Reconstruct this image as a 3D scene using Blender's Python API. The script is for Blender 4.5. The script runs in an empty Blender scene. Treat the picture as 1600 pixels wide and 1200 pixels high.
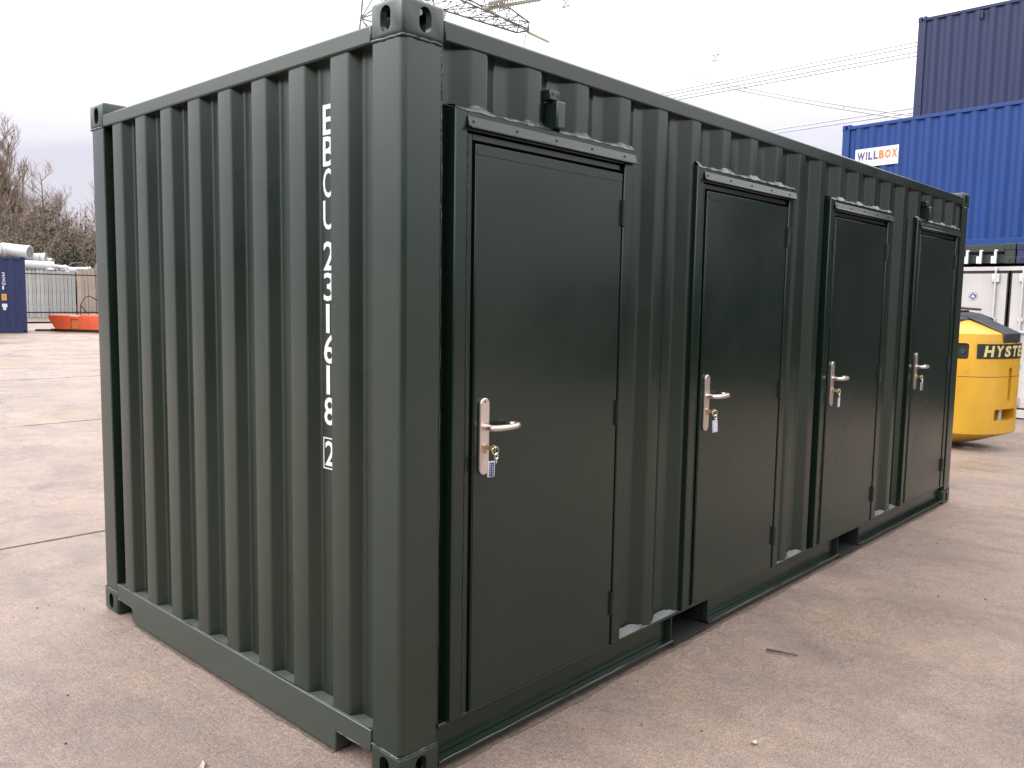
import bpy, bmesh, math, random
from mathutils import Vector, Matrix
random.seed(7)
R = math.radians
scene = bpy.context.scene
C = scene.collection

# ------------------------------------------------------------------ camera
cd = bpy.data.cameras.new('camera'); cam = bpy.data.objects.new('camera', cd); C.objects.link(cam)
def cam_matrix(yaw, pitch, roll):
    f = Vector((math.sin(yaw)*math.cos(pitch), math.cos(yaw)*math.cos(pitch), -math.sin(pitch)))
    rt = f.cross(Vector((0, 0, 1))).normalized(); u = rt.cross(f)
    r2 = rt*math.cos(roll) + u*math.sin(roll); u2 = u*math.cos(roll) - rt*math.sin(roll)
    return Matrix((r2, u2, -f)).transposed()
cam.matrix_world = Matrix.Translation((-1.7318, -2.0891, 1.6624)) @ cam_matrix(0.8227, 0.0993, 0.0164).to_4x4()
cd.sensor_width = 36.0; cd.lens = 36.0*1321.6/1600; cd.clip_start = 0.05; cd.clip_end = 3000
scene.camera = cam

# ------------------------------------------------------------------ sky, sun, exposure
SUN_EL, SUN_AZ = R(38), R(-62)          # sun behind thin cloud, on the left of the picture
w = bpy.data.worlds.new('World'); scene.world = w; w.use_nodes = True
nt = w.node_tree; nt.nodes.clear()
def N(t, **k):
    n = nt.nodes.new(t)
    for a, v in k.items(): setattr(n, a, v)
    return n
out = N('ShaderNodeOutputWorld'); mix = N('ShaderNodeMixShader')
sky = N('ShaderNodeTexSky', sky_type='NISHITA'); sky.sun_disc = False
sky.sun_elevation = SUN_EL; sky.sun_rotation = SUN_AZ
b1 = N('ShaderNodeBackground'); b1.inputs[1].default_value = 0.10
b2 = N('ShaderNodeBackground'); b2.inputs[1].default_value = 1.0
tc = N('ShaderNodeTexCoord'); sep = N('ShaderNodeSeparateXYZ')
ramp = N('ShaderNodeValToRGB')
e = ramp.color_ramp.elements
e[0].position = 0.0; e[0].color = (0.43, 0.41, 0.465, 1)
e[1].position = 0.25; e[1].color = (1.05, 1.04, 1.07, 1)
for z_, c_ in ((0.145, (0.44, 0.425, 0.485, 1)), (0.195, (0.62, 0.61, 0.66, 1)), (0.40, (1.60, 1.60, 1.62, 1)), (1.0, (1.75, 1.75, 1.76, 1))):
    k_ = e.new(z_); k_.color = c_
mp = N('ShaderNodeMapping'); mp.inputs['Scale'].default_value = (1.4, 1.4, 5.0)
nz = N('ShaderNodeTexNoise'); nz.inputs['Scale'].default_value = 1.7; nz.inputs['Detail'].default_value = 5
add = N('ShaderNodeMath', operation='MULTIPLY_ADD'); add.inputs[1].default_value = 0.16; add.inputs[2].default_value = -0.08
ad2 = N('ShaderNodeMath', operation='ADD')
mr = N('ShaderNodeMapRange'); mr.inputs['From Min'].default_value = 0.3; mr.inputs['From Max'].default_value = 0.7
mr.inputs['To Min'].default_value = 0.90; mr.inputs['To Max'].default_value = 0.99
L = nt.links.new
L(tc.outputs['Generated'], sep.inputs[0]); L(tc.outputs['Generated'], mp.inputs[0]); L(mp.outputs[0], nz.inputs['Vector'])
L(nz.outputs[0], add.inputs[0]); L(add.outputs[0], ad2.inputs[0]); L(sep.outputs['Z'], ad2.inputs[1]); L(ad2.outputs[0], ramp.inputs[0])
L(ramp.outputs[0], b2.inputs[0]); L(sky.outputs[0], b1.inputs[0]); L(nz.outputs[0], mr.inputs[0]); L(mr.outputs[0], mix.inputs[0])
L(b1.outputs[0], mix.inputs[1]); L(b2.outputs[0], mix.inputs[2]); L(mix.outputs[0], out.inputs[0])
sv = N('ShaderNodeVectorMath', operation='DOT_PRODUCT')      # cloud is brighter round the veiled sun
sv.inputs[1].default_value = (math.sin(SUN_AZ)*math.cos(SUN_EL), math.cos(SUN_AZ)*math.cos(SUN_EL), math.sin(SUN_EL))
mx_ = N('ShaderNodeMath', operation='MAXIMUM'); mx_.inputs[1].default_value = 0.0
pw = N('ShaderNodeMath', operation='POWER'); pw.inputs[1].default_value = 3.0
gl = N('ShaderNodeMath', operation='MULTIPLY_ADD'); gl.inputs[1].default_value = 0.6; gl.inputs[2].default_value = 0.97
L(tc.outputs['Generated'], sv.inputs[0]); L(sv.outputs['Value'], mx_.inputs[0]); L(mx_.outputs[0], pw.inputs[0]); L(pw.outputs[0], gl.inputs[0]); L(gl.outputs[0], b2.inputs[1])
sd = bpy.data.lights.new('sun', 'SUN'); sd.energy = 1.0; sd.angle = R(24); sd.color = (1.0, 0.965, 0.91)
sun = bpy.data.objects.new('sun', sd); C.objects.link(sun)
sun.rotation_euler = Vector((math.sin(SUN_AZ)*math.cos(SUN_EL), math.cos(SUN_AZ)*math.cos(SUN_EL), math.sin(SUN_EL))).to_track_quat('Z', 'Y').to_euler()
vs = scene.view_settings
vs.view_transform = 'Standard'; vs.look = 'None'; vs.exposure = 0.90; vs.gamma = 1.0; vs.use_curve_mapping = False
scene.render.resolution_x = 1024; scene.render.resolution_y = 768

# ------------------------------------------------------------------ materials
ALB = 0.66      # overcast exposure: everything sits a little below its catalogue reflectance to balance the brightened sky
def material(name, col, rough=0.5, metal=0.0, spec=0.5, var=0.0, vscale=3.0, bump=0.0, bscale=60.0, col2=None, stretch=(1, 1, 1), rvar=0.0, coat=0.0, ior=None):
    m = bpy.data.materials.new(name); m.use_nodes = True
    t = m.node_tree; p = t.nodes['Principled BSDF']
    if not metal: col = tuple(c*ALB for c in col); col2 = col2 and tuple(c*ALB for c in col2)
    p.inputs['Base Color'].default_value = (*col, 1); p.inputs['Roughness'].default_value = rough
    p.inputs['Metallic'].default_value = metal; p.inputs['Specular IOR Level'].default_value = spec
    if ior: p.inputs['IOR'].default_value = ior; p.inputs['Specular Tint'].default_value = (0.93, 1.0, 0.94, 1)
    if coat: p.inputs['Coat Weight'].default_value = coat; p.inputs['Coat Roughness'].default_value = 0.12
    co = t.nodes.new('ShaderNodeTexCoord'); mpn = t.nodes.new('ShaderNodeMapping'); mpn.inputs['Scale'].default_value = stretch
    t.links.new(co.outputs['Object'], mpn.inputs[0])
    if var or rvar or col2:
        n = t.nodes.new('ShaderNodeTexNoise'); n.inputs['Scale'].default_value = vscale; n.inputs['Detail'].default_value = 6; n.inputs['Roughness'].default_value = 0.62
        t.links.new(mpn.outputs[0], n.inputs['Vector'])
        r = t.nodes.new('ShaderNodeValToRGB'); r.color_ramp.elements[0].position = 0.3; r.color_ramp.elements[1].position = 0.7
        c2 = col2 or tuple(min(1, c*(1+var)) for c in col); c1 = tuple(c*(1-var) for c in col)
        r.color_ramp.elements[0].color = (*c1, 1); r.color_ramp.elements[1].color = (*c2, 1)
        t.links.new(n.outputs[0], r.inputs[0]); t.links.new(r.outputs[0], p.inputs['Base Color'])
        if rvar:
            q = t.nodes.new('ShaderNodeMapRange'); q.inputs['To Min'].default_value = max(0.03, rough-rvar); q.inputs['To Max'].default_value = rough+rvar
            q.inputs['From Min'].default_value = 0.3; q.inputs['From Max'].default_value = 0.7
            t.links.new(n.outputs[0], q.inputs[0]); t.links.new(q.outputs[0], p.inputs['Roughness'])
    if bump:
        n2 = t.nodes.new('ShaderNodeTexNoise'); n2.inputs['Scale'].default_value = bscale; n2.inputs['Detail'].default_value = 4
        t.links.new(mpn.outputs[0], n2.inputs['Vector'])
        b = t.nodes.new('ShaderNodeBump'); b.inputs['Strength'].default_value = bump; b.inputs['Distance'].default_value = 0.01
        t.links.new(n2.outputs[0], b.inputs['Height']); t.links.new(b.outputs[0], p.inputs['Normal'])
    return m

def scuffed(name, col, rough, scuff, amount=0.66, stretch=(6, 6, 0.5), bump=0.02, rvar=0.07, spec=0.5, ior=None):
    """gloss paint with faint waviness, dust streaks and small chips"""
    m = material(name, col, rough, var=0.10, vscale=1.3, bump=bump, bscale=5, rvar=rvar, spec=spec, ior=ior)
    t = m.node_tree; p = t.nodes['Principled BSDF']
    src = p.inputs['Base Color'].links[0].from_socket
    co = t.nodes.new('ShaderNodeTexCoord'); mpn = t.nodes.new('ShaderNodeMapping'); mpn.inputs['Scale'].default_value = stretch
    n = t.nodes.new('ShaderNodeTexNoise'); n.inputs['Scale'].default_value = 4; n.inputs['Detail'].default_value = 9; n.inputs['Roughness'].default_value = 0.72
    t.links.new(co.outputs['Object'], mpn.inputs[0]); t.links.new(mpn.outputs[0], n.inputs['Vector'])
    r = t.nodes.new('ShaderNodeMapRange'); r.inputs['From Min'].default_value = amount; r.inputs['From Max'].default_value = amount+0.14; r.inputs['To Max'].default_value = 0.5
    t.links.new(n.outputs[0], r.inputs[0])
    mx = t.nodes.new('ShaderNodeMix'); mx.data_type = 'RGBA'; mx.inputs['B'].default_value = (*[c*ALB for c in scuff], 1)
    t.links.new(r.outputs[0], mx.inputs['Factor']); t.links.new(src, mx.inputs['A']); t.links.new(mx.outputs['Result'], p.inputs['Base Color'])
    return m

M = {}
M['green'] = scuffed('green_gloss_paint', (0.0085, 0.0200, 0.0130), 0.30, (0.06, 0.075, 0.065), 0.78, bump=0.035, ior=1.62)
M['door_green'] = material('green_door_paint', (0.0065, 0.0165, 0.0105), 0.23, var=0.14, vscale=1.6, bump=0.015, bscale=2.0, rvar=0.07, ior=1.52)
M['dusty_green'] = scuffed('dusty_green_paint', (0.034, 0.046, 0.038), 0.42, (0.16, 0.17, 0.15), 0.66, stretch=(5, 5, 1.2), bump=0.04, ior=1.6)
M['shaded_green'] = scuffed('green_shaded_side_paint', (0.0065, 0.0165, 0.0105), 0.25, (0.05, 0.065, 0.055), 0.78, bump=0.03, ior=1.53)  # darker copy of the container green; shade of the door side in its colour
M['bead'] = material('painted_sealant', (0.022, 0.034, 0.027), 0.25, bump=0.4, bscale=40, ior=1.6)
M['dusty'] = material('dusty_skylit_green_ledge', (0.075, 0.090, 0.080), 0.6, var=0.35, vscale=9)  # ledge dust, with the sky light from above put into the colour
M['pale_sill'] = material('pale_skylit_sill', (0.125, 0.142, 0.136), 0.5, var=0.25, vscale=14)  # skylit, dusty rail top: its brightness is put into this pale colour
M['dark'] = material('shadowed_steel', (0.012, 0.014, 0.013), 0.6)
M['floor_under'] = material('underside_timber', (0.03, 0.025, 0.02), 0.8)
M['white_paint'] = material('white_lettering_paint', (0.86, 0.87, 0.89), 0.45, var=0.12, vscale=25)
M['steel'] = material('satin_stainless', (0.66, 0.58, 0.54), 0.28, metal=0.9, bump=0.03, bscale=200, stretch=(1, 1, 12))
M['brass'] = material('worn_brass', (0.62, 0.48, 0.28), 0.32, metal=0.9)
M['nickel'] = material('nickel_plate', (0.72, 0.70, 0.66), 0.22, metal=1.0)
M['tag_clear'] = material('key_tag_plastic', (0.62, 0.63, 0.72), 0.25)
M['tag_paper'] = material('key_tag_paper', (0.70, 0.71, 0.84), 0.6)
M['tag_blue'] = material('key_tag_blue_print', (0.035, 0.045, 0.16), 0.4)
M['blue'] = scuffed('bright_blue_paint', (0.008, 0.050, 0.235), 0.5, (0.05, 0.11, 0.32), 0.66, spec=0.3)
M['navy'] = scuffed('faded_navy_paint', (0.026, 0.035, 0.100), 0.55, (0.08, 0.09, 0.15), 0.62, spec=0.3)
M['navy_left'] = scuffed('navy_paint', (0.030, 0.040, 0.120), 0.5, (0.12, 0.13, 0.2), 0.68, spec=0.3)
M['white'] = scuffed('white_container_paint', (0.60, 0.575, 0.575), 0.45, (0.5, 0.46, 0.42), 0.64)
M['dark_green'] = scuffed('old_dark_green_paint', (0.02, 0.03, 0.026), 0.6, (0.1, 0.1, 0.09), 0.66)
M['grey_box'] = material('dark_grey_container_paint', (0.022, 0.025, 0.027), 0.6, var=0.2)
M['rubber'] = material('black_rubber', (0.015, 0.013, 0.014), 0.7)
M['galv'] = material('galvanised_steel', (0.52, 0.53, 0.53), 0.45, metal=0.6, var=0.2, vscale=12)
M['orange_print'] = material('orange_print', (0.72, 0.22, 0.05), 0.5)
M['navy_print'] = material('navy_print', (0.10, 0.10, 0.26), 0.5)
M['grey_print'] = material('grey_print', (0.50, 0.50, 0.52), 0.5)
M['sign_white'] = material('white_vinyl', (0.84, 0.84, 0.86), 0.4)
M['yellow'] = scuffed('forklift_yellow_paint', (0.80, 0.44, 0.040), 0.36, (0.55, 0.24, 0.03), 0.57, stretch=(3, 3, 3))
def second_wear(m, colr, amount, stretch, f=0.8):
    t = m.node_tree; p = t.nodes['Principled BSDF']; src = p.inputs['Base Color'].links[0].from_socket
    co = t.nodes.new('ShaderNodeTexCoord'); q = t.nodes.new('ShaderNodeMapping'); q.inputs['Scale'].default_value = stretch; q.inputs['Location'].default_value = (3.1, 7.7, 1.3)
    n = t.nodes.new('ShaderNodeTexNoise'); n.inputs['Scale'].default_value = 4; n.inputs['Detail'].default_value = 10; n.inputs['Roughness'].default_value = 0.78
    r = t.nodes.new('ShaderNodeMapRange'); r.inputs['From Min'].default_value = amount; r.inputs['From Max'].default_value = amount+0.05; r.inputs['To Max'].default_value = f
    x = t.nodes.new('ShaderNodeMix'); x.data_type = 'RGBA'; x.inputs['B'].default_value = (*colr, 1)
    t.links.new(co.outputs['Object'], q.inputs[0]); t.links.new(q.outputs[0], n.inputs['Vector']); t.links.new(n.outputs[0], r.inputs[0]); t.links.new(r.outputs[0], x.inputs['Factor']); t.links.new(src, x.inputs['A']); t.links.new(x.outputs['Result'], p.inputs['Base Color'])
second_wear(M['yellow'], (0.09, 0.06, 0.03), 0.665, (3.5, 3.5, 1.6))
second_wear(M['blue'], (0.14, 0.10, 0.09), 0.70, (4, 4, .5), .5)
second_wear(M['white'], (0.25, 0.17, 0.12), 0.70, (3, 3, .6), .5)
M['yellow_print'] = material('pale_yellow_letters', (0.80, 0.68, 0.28), 0.5)
M['hood'] = material('dark_grey_plastic', (0.045, 0.046, 0.052), 0.42, var=0.2)
M['black'] = material('matt_black_paint', (0.016, 0.016, 0.018), 0.5, var=0.2, vscale=8)
M['tyre'] = material('tyre_rubber', (0.02, 0.02, 0.02), 0.8, bump=0.3, bscale=40)
M['bare_wood'] = material('brown_stick', (0.12, 0.08, 0.06), 0.8, var=0.3, vscale=20)
M['orange'] = material('orange_plastic', (0.86, 0.135, 0.05), 0.42, var=0.12, vscale=3)
M['sticker_yellow'] = material('yellow_sticker', (0.75, 0.45, 0.05), 0.5)
M['pale'] = material('weathered_galvanised_pale', (0.60, 0.585, 0.55), 0.6, var=0.2, vscale=4, stretch=(1, 1, 0.4), col2=(0.64, 0.645, 0.65))
M['board'] = material('weathered_timber_board', (0.46, 0.375, 0.315), 0.8, var=0.28, vscale=5, stretch=(3, 3, 0.25))
M['pvc'] = material('white_pvc', (0.76, 0.77, 0.79), 0.4, var=0.08)
M['grey_liner'] = material('grey_pipe_inside', (0.25, 0.26, 0.28), 0.6, var=0.2)
M['bark'] = material('grey_brown_bark', (0.30, 0.24, 0.20), 0.9, var=0.3, vscale=3)
M['twig'] = material('winter_twigs', (0.36, 0.275, 0.215), 0.9, var=0.3, vscale=0.8)
M['scrub_brown'] = material('dead_brown_scrub', (0.150, 0.116, 0.082), 0.9, var=0.45, vscale=0.9)
M['scrub_olive'] = material('olive_scrub_leaves', (0.105, 0.095, 0.055), 0.85, var=0.5, vscale=0.9)
M['scrub_dark'] = material('dark_evergreen_leaves', (0.045, 0.050, 0.032), 0.8, var=0.5, vscale=1.2)
M['scrub_rust'] = material('rusty_scrub', (0.175, 0.125, 0.082), 0.9, var=0.4, vscale=0.9)
M['pylon'] = material('grey_pylon_steel', (0.27, 0.27, 0.30), 0.6)
M['glassy'] = material('cream_insulator', (0.72, 0.70, 0.60), 0.35)
M['wire'] = material('grey_conductor', (0.60, 0.60, 0.64), 0.6)
M['earth'] = material('rough_earth', (0.155, 0.130, 0.095), 0.95, var=0.3, vscale=0.6)
M['verge'] = material('muddy_grass_verge', (0.20, 0.165, 0.115), 0.95, var=0.35, vscale=2.0)
M['hill'] = material('hazy_far_hill', (0.30, 0.27, 0.28), 0.95, var=0.3, vscale=0.02)  # pale lilac: distance haze put into the hill colour
M['joint'] = material('joint_filler', (0.11, 0.085, 0.075), 0.85, var=0.35, vscale=6)
M['silt_shade'] = material('damp_silt_contact_shade', (0.16, 0.12, 0.10), 0.7, var=0.4, vscale=30)
M['pebble'] = material('pale_pebble', (0.62, 0.55, 0.50), 0.7)
M['grit'] = material('dark_grit', (0.10, 0.065, 0.05), 0.85, var=0.4, vscale=9)
M['leaf'] = material('dry_leaf', (0.50, 0.40, 0.34), 0.7)

def concrete():
    m = bpy.data.materials.new('pinkish_yard_concrete'); m.use_nodes = True
    t = m.node_tree; p = t.nodes['Principled BSDF']; ln = t.links.new
    def nd(ty, **k):
        n = t.nodes.new(ty)
        for a, v in k.items(): setattr(n, a, v)
        return n
    co = nd('ShaderNodeTexCoord')
    geo = nd('ShaderNodeNewGeometry')
    pos = geo.outputs['Position']
    def noise(scale, detail, rough=0.6, mapping=None, dist=0.0):
        n = nd('ShaderNodeTexNoise'); n.inputs['Scale'].default_value = scale; n.inputs['Detail'].default_value = detail
        n.inputs['Roughness'].default_value = rough; n.inputs['Distortion'].default_value = dist
        if mapping:
            q = nd('ShaderNodeMapping'); q.inputs['Rotation'].default_value = (0, 0, mapping[0]); q.inputs['Scale'].default_value = mapping[1]
            ln(pos, q.inputs[0]); ln(q.outputs[0], n.inputs['Vector'])
        else: ln(pos, n.inputs['Vector'])
        return n.outputs[0]
    def mapr(s, a, b, c, d):
        n = nd('ShaderNodeMapRange'); n.inputs['From Min'].default_value = a; n.inputs['From Max'].default_value = b
        n.inputs['To Min'].default_value = c; n.inputs['To Max'].default_value = d; ln(s, n.inputs[0]); return n.outputs[0]
    def mixc(f, a, b, mode='MIX'):
        n = nd('ShaderNodeMix', data_type='RGBA', blend_type=mode)
        if isinstance(f, float): n.inputs['Factor'].default_value = f
        else: ln(f, n.inputs['Factor'])
        for s, v in (('A', a), ('B', b)):
            if isinstance(v, tuple): n.inputs[s].default_value = (*[c*ALB for c in v], 1)
            else: ln(v, n.inputs[s])
        return n.outputs['Result']
    big = noise(0.55, 6, 0.62, dist=0.4)
    mid = noise(2.6, 7, 0.66, (R(20), (1, 0.45, 1)), 0.6)
    fine = noise(38, 5, 0.75)
    grain = noise(120, 4, 0.85)
    base = mixc(mapr(big, 0.34, 0.66, 0, 1), (0.385, 0.292, 0.248), (0.525, 0.382, 0.306))
    base = mixc(mapr(mid, 0.47, 0.66, 0, 0.70), base, (0.270, 0.215, 0.196))
    warm = noise(1.1, 5, 0.6)
    base = mixc(mapr(warm, 0.56, 0.70, 0, 0.45), base, (0.57, 0.415, 0.29))
    blot = noise(9.0, 6, 0.7, dist=0.5)
    base = mixc(mapr(blot, 0.42, 0.66, 0.0, 0.55), base, mixc(0.6, base, (0.20, 0.155, 0.14)))
    base = mixc(mapr(fine, 0.38, 0.62, 0.0, 0.75), base, mixc(0.62, base, (0.17, 0.13, 0.11)))
    g2 = nd('ShaderNodeMix', data_type='RGBA', blend_type='MULTIPLY'); g2.inputs['Factor'].default_value = 1.0
    gg = mapr(grain, 0.33, 0.67, 0.42, 1.62)
    cc = nd('ShaderNodeCombineColor'); ln(gg, cc.inputs[0]); ln(gg, cc.inputs[1]); ln(gg, cc.inputs[2])
    ln(base, g2.inputs['A']); ln(cc.outputs[0], g2.inputs['B'])
    # dark aggregate flecks and pale grains
    vo = nd('ShaderNodeTexVoronoi'); vo.inputs['Scale'].default_value = 26; ln(pos, vo.inputs['Vector'])
    fl = mapr(vo.outputs['Distance'], 0.06, 0.11, 0.55, 0.0)
    col = mixc(fl, g2.outputs['Result'], (0.13, 0.095, 0.08))
    vo2 = nd('ShaderNodeTexVoronoi'); vo2.inputs['Scale'].default_value = 41; ln(pos, vo2.inputs['Vector'])
    col = mixc(mapr(vo2.outputs['Distance'], 0.06, 0.12, 0.5, 0.0), col, (0.60, 0.50, 0.43))
    ln(col, p.inputs['Base Color'])
    # damp patches: smoother
    damp = noise(0.85, 5, 0.6, (R(-12), (0.55, 1.0, 1)), 0.8)
    rg = mapr(damp, 0.40, 0.58, 0.24, 0.66)
    ln(rg, p.inputs['Roughness']); p.inputs['Specular IOR Level'].default_value = 0.36
    # broom marks along the lay direction
    brush_a = noise(1.0, 7, 0.7, (R(15), (80, 5.0, 1)), 0.3)
    gate = mapr(noise(1.7, 4, 0.6), 0.38, 0.62, 0.25, 1.0)
    bm_ = nd('ShaderNodeMath', operation='MULTIPLY'); ln(brush_a, bm_.inputs[0]); ln(gate, bm_.inputs[1]); brush = bm_.outputs[0]
    s1 = nd('ShaderNodeMath', operation='MULTIPLY_ADD'); s1.inputs[1].default_value = 0.85; ln(brush, s1.inputs[0]); ln(fine, s1.inputs[2])
    s2 = nd('ShaderNodeMath', operation='MULTIPLY_ADD'); s2.inputs[1].default_value = 0.5; ln(grain, s2.inputs[0]); ln(s1.outputs[0], s2.inputs[2])
    b = nd('ShaderNodeBump'); b.inputs['Strength'].default_value = 0.9; b.inputs['Distance'].default_value = 0.008
    ln(s2.outputs[0], b.inputs['Height']); ln(b.outputs[0], p.inputs['Normal'])
    return m
def per_object_tint(m, lo, hi):
    t = m.node_tree; p = t.nodes['Principled BSDF']; src = p.inputs['Base Color'].links[0].from_socket
    oi = t.nodes.new('ShaderNodeObjectInfo'); q = t.nodes.new('ShaderNodeMapRange'); q.inputs['To Min'].default_value = lo; q.inputs['To Max'].default_value = hi
    h = t.nodes.new('ShaderNodeHueSaturation'); t.links.new(oi.outputs['Random'], q.inputs[0]); t.links.new(q.outputs[0], h.inputs['Value']); t.links.new(src, h.inputs['Color']); t.links.new(h.outputs[0], p.inputs['Base Color'])
per_object_tint(M['board'], .75, 1.3); per_object_tint(M['pale'], .82, 1.15)
M['concrete'] = concrete()

# ------------------------------------------------------------------ mesh helpers
class MB:
    def __init__(s): s.v = []; s.f = []; s.m = []; s.mi = 0
    def add(s, vs, fs):
        o = len(s.v); s.v += [tuple(v) for v in vs]
        for f in fs: s.f.append(tuple(i+o for i in f)); s.m.append(s.mi)
    def box(s, x0, x1, y0, y1, z0, z1):
        s.add([(x0,y0,z0),(x1,y0,z0),(x1,y1,z0),(x0,y1,z0),(x0,y0,z1),(x1,y0,z1),(x1,y1,z1),(x0,y1,z1)],
              [(0,3,2,1),(4,5,6,7),(0,1,5,4),(1,2,6,5),(2,3,7,6),(3,0,4,7)]); return s
    def prism(s, poly, axis, a, b):
        """poly of 2D points extruded along axis from a to b (x: poly=(y,z); y: poly=(x,z); z: poly=(x,y))"""
        def P(u, v, t): return {'x': (t, u, v), 'y': (u, t, v), 'z': (u, v, t)}[axis]
        n = len(poly); vs = [P(u, v, a) for u, v in poly]+[P(u, v, b) for u, v in poly]
        ar = sum(poly[i][0]*poly[(i+1) % n][1]-poly[(i+1) % n][0]*poly[i][1] for i in range(n))
        fl = (ar > 0) ^ (axis == 'y') ^ (b < a)
        fs = [tuple(range(n-1, -1, -1)), tuple(range(n, 2*n))]+[(i, (i+1) % n, n+(i+1) % n, n+i) for i in range(n)]
        if not fl: fs = [tuple(reversed(f)) for f in fs]
        s.add(vs, fs); return s
    def tube(s, pts, r, n=8, r2=None, cap=True, closed=False):
        pts = [Vector(p) for p in pts]; k = len(pts); rings = []
        t0 = (pts[1]-pts[0]).normalized()
        up = Vector((0, 0, 1)) if abs(t0.z) < 0.9 else Vector((1, 0, 0))
        u = t0.cross(up).normalized(); vs = []
        for i, p in enumerate(pts):
            t = ((pts[(i+1) % k] if closed else pts[min(i+1, k-1)])-(pts[i-1] if (closed or i) else pts[0])).normalized()
            u = (u-t*u.dot(t)).normalized(); v = t.cross(u)
            rr = r if r2 is None else r+(r2-r)*i/(k-1)
            for j in range(n):
                a = 2*math.pi*j/n; vs.append(p+u*math.cos(a)*rr+v*math.sin(a)*rr)
        fs = []
        for i in range(k if closed else k-1):
            i2 = (i+1) % k
            for j in range(n): fs.append((i*n+j, i*n+(j+1) % n, i2*n+(j+1) % n, i2*n+j))
        if cap and not closed: fs.append(tuple(range(n-1, -1, -1))); fs.append(tuple((k-1)*n+j for j in range(n)))
        s.add(vs, fs); return s
    def cyl(s, a, b, r, n=16, r2=None): return s.tube([a, b], r, n, r2)
    def quad(s, a, b, c, d): s.add([a, b, c, d], [(0, 1, 2, 3)]); return s
    def blob(s, c, r, sc=(1, 1, 1), jit=0.15):
        t = (1+5**.5)/2
        vs = [(-1,t,0),(1,t,0),(-1,-t,0),(1,-t,0),(0,-1,t),(0,1,t),(0,-1,-t),(0,1,-t),(t,0,-1),(t,0,1),(-t,0,-1),(-t,0,1)]
        fs = [(0,11,5),(0,5,1),(0,1,7),(0,7,10),(0,10,11),(1,5,9),(5,11,4),(11,10,2),(10,7,6),(7,1,8),(3,9,4),(3,4,2),(3,2,6),(3,6,8),(3,8,9),(4,9,5),(2,4,11),(6,2,10),(8,6,7),(9,8,1)]
        o = []
        for v in vs:
            q = Vector(v).normalized()*r*(1+random.uniform(-jit, jit)); o.append((c[0]+q.x*sc[0], c[1]+q.y*sc[1], c[2]+q.z*sc[2]))
        s.add(o, fs); return s
    def xf(s, mat):
        s.v = [tuple(mat @ Vector(v)) for v in s.v]; return s

ORG = {}
def tag(o, label=None, cat=None, group=None, kind=None):
    if label: o['label'] = label
    if cat: o['category'] = cat
    if group: o['group'] = group
    if kind: o['kind'] = kind
    return o
def finish(me, smooth):
    if smooth:
        me.shade_smooth(); me.set_sharp_from_angle(angle=R(smooth if smooth is not True else 35))
def place(name, me, verts_center, parent):
    o = bpy.data.objects.new(name, me); C.objects.link(o)
    c = Vector(verts_center)
    o.location = c-(ORG[parent] if parent else Vector((0, 0, 0))); ORG[o] = c
    if parent: o.parent = parent
    return o
def build(mb, name, mat, parent=None, bevel=0.0, seg=2, smooth=False, kind=None, ang=40, label=None):
    vs = mb.v
    lo = [min(v[i] for v in vs) for i in range(3)]; hi = [max(v[i] for v in vs) for i in range(3)]
    c = ((lo[0]+hi[0])/2, (lo[1]+hi[1])/2, lo[2] if parent is None else (lo[2]+hi[2])/2)
    me = bpy.data.meshes.new(name)
    me.from_pydata([(v[0]-c[0], v[1]-c[1], v[2]-c[2]) for v in vs], [], mb.f); me.update()
    for m in (mat if isinstance(mat, (list, tuple)) else [mat]): me.materials.append(m)
    if any(mb.m): me.polygons.foreach_set('material_index', mb.m)
    finish(me, smooth)
    o = place(name, me, c, parent)
    if bevel:
        b = o.modifiers.new('bevel', 'BEVEL'); b.width = bevel; b.segments = seg; b.limit_method = 'ANGLE'; b.angle_limit = R(ang)
        if hasattr(b, 'harden_normals') and not smooth: me.shade_smooth(); me.set_sharp_from_angle(angle=R(30)); b.harden_normals = False
    if kind: o['kind'] = kind
    if label: o['label'] = label
    return o
def thing(name, label, cat, loc=(0, 0, 0), rz=0.0, group=None):
    o = bpy.data.objects.new(name, None); C.objects.link(o); o.empty_display_size = 0.2
    o.location = loc; o.rotation_euler = (0, 0, rz); ORG[o] = Vector((0, 0, 0))
    tag(o, label, cat, group); return o
def copy_tree(o, parent=None):
    c = o.copy(); C.objects.link(c)
    if parent: c.parent = parent
    for ch in list(o.children): copy_tree(ch, c)
    return c
def text_mb(body, mb, mat4, height, width=None, bold=0.0):
    """flat letters of the built-in font, fitted to a height (and width) in the XY plane, then moved by mat4"""
    cu = bpy.data.curves.new('letters', 'FONT'); cu.body = body; cu.size = 1.0; cu.offset = bold; cu.resolution_u = 3
    o = bpy.data.objects.new('letters', cu); C.objects.link(o)
    me = o.evaluated_get(bpy.context.evaluated_depsgraph_get()).to_mesh()
    xs = [v.co.x for v in me.vertices]; ys = [v.co.y for v in me.vertices]
    x0, x1, y0, y1 = min(xs), max(xs), min(ys), max(ys)
    sy = height/(y1-y0); sx = width/(x1-x0) if width else sy
    vs = [mat4 @ Vector(((v.co.x-x0)*sx, (v.co.y-y0)*sy, 0)) for v in me.vertices]
    mb.add(vs, [tuple(p.vertices) for p in me.polygons])
    o.evaluated_get(bpy.context.evaluated_depsgraph_get()).to_mesh_clear()
    C.objects.unlink(o); bpy.data.objects.remove(o); bpy.data.curves.remove(cu)
    return (x1-x0)*sx
def axes(o, x, y):
    x = Vector(x).normalized(); y = Vector(y).normalized(); z = x.cross(y)
    return Matrix.Translation(o) @ Matrix((x, y, z)).transposed().to_4x4()
def applied(o):
    me = bpy.data.meshes.new_from_object(o.evaluated_get(bpy.context.evaluated_depsgraph_get()))
    return me

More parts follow.
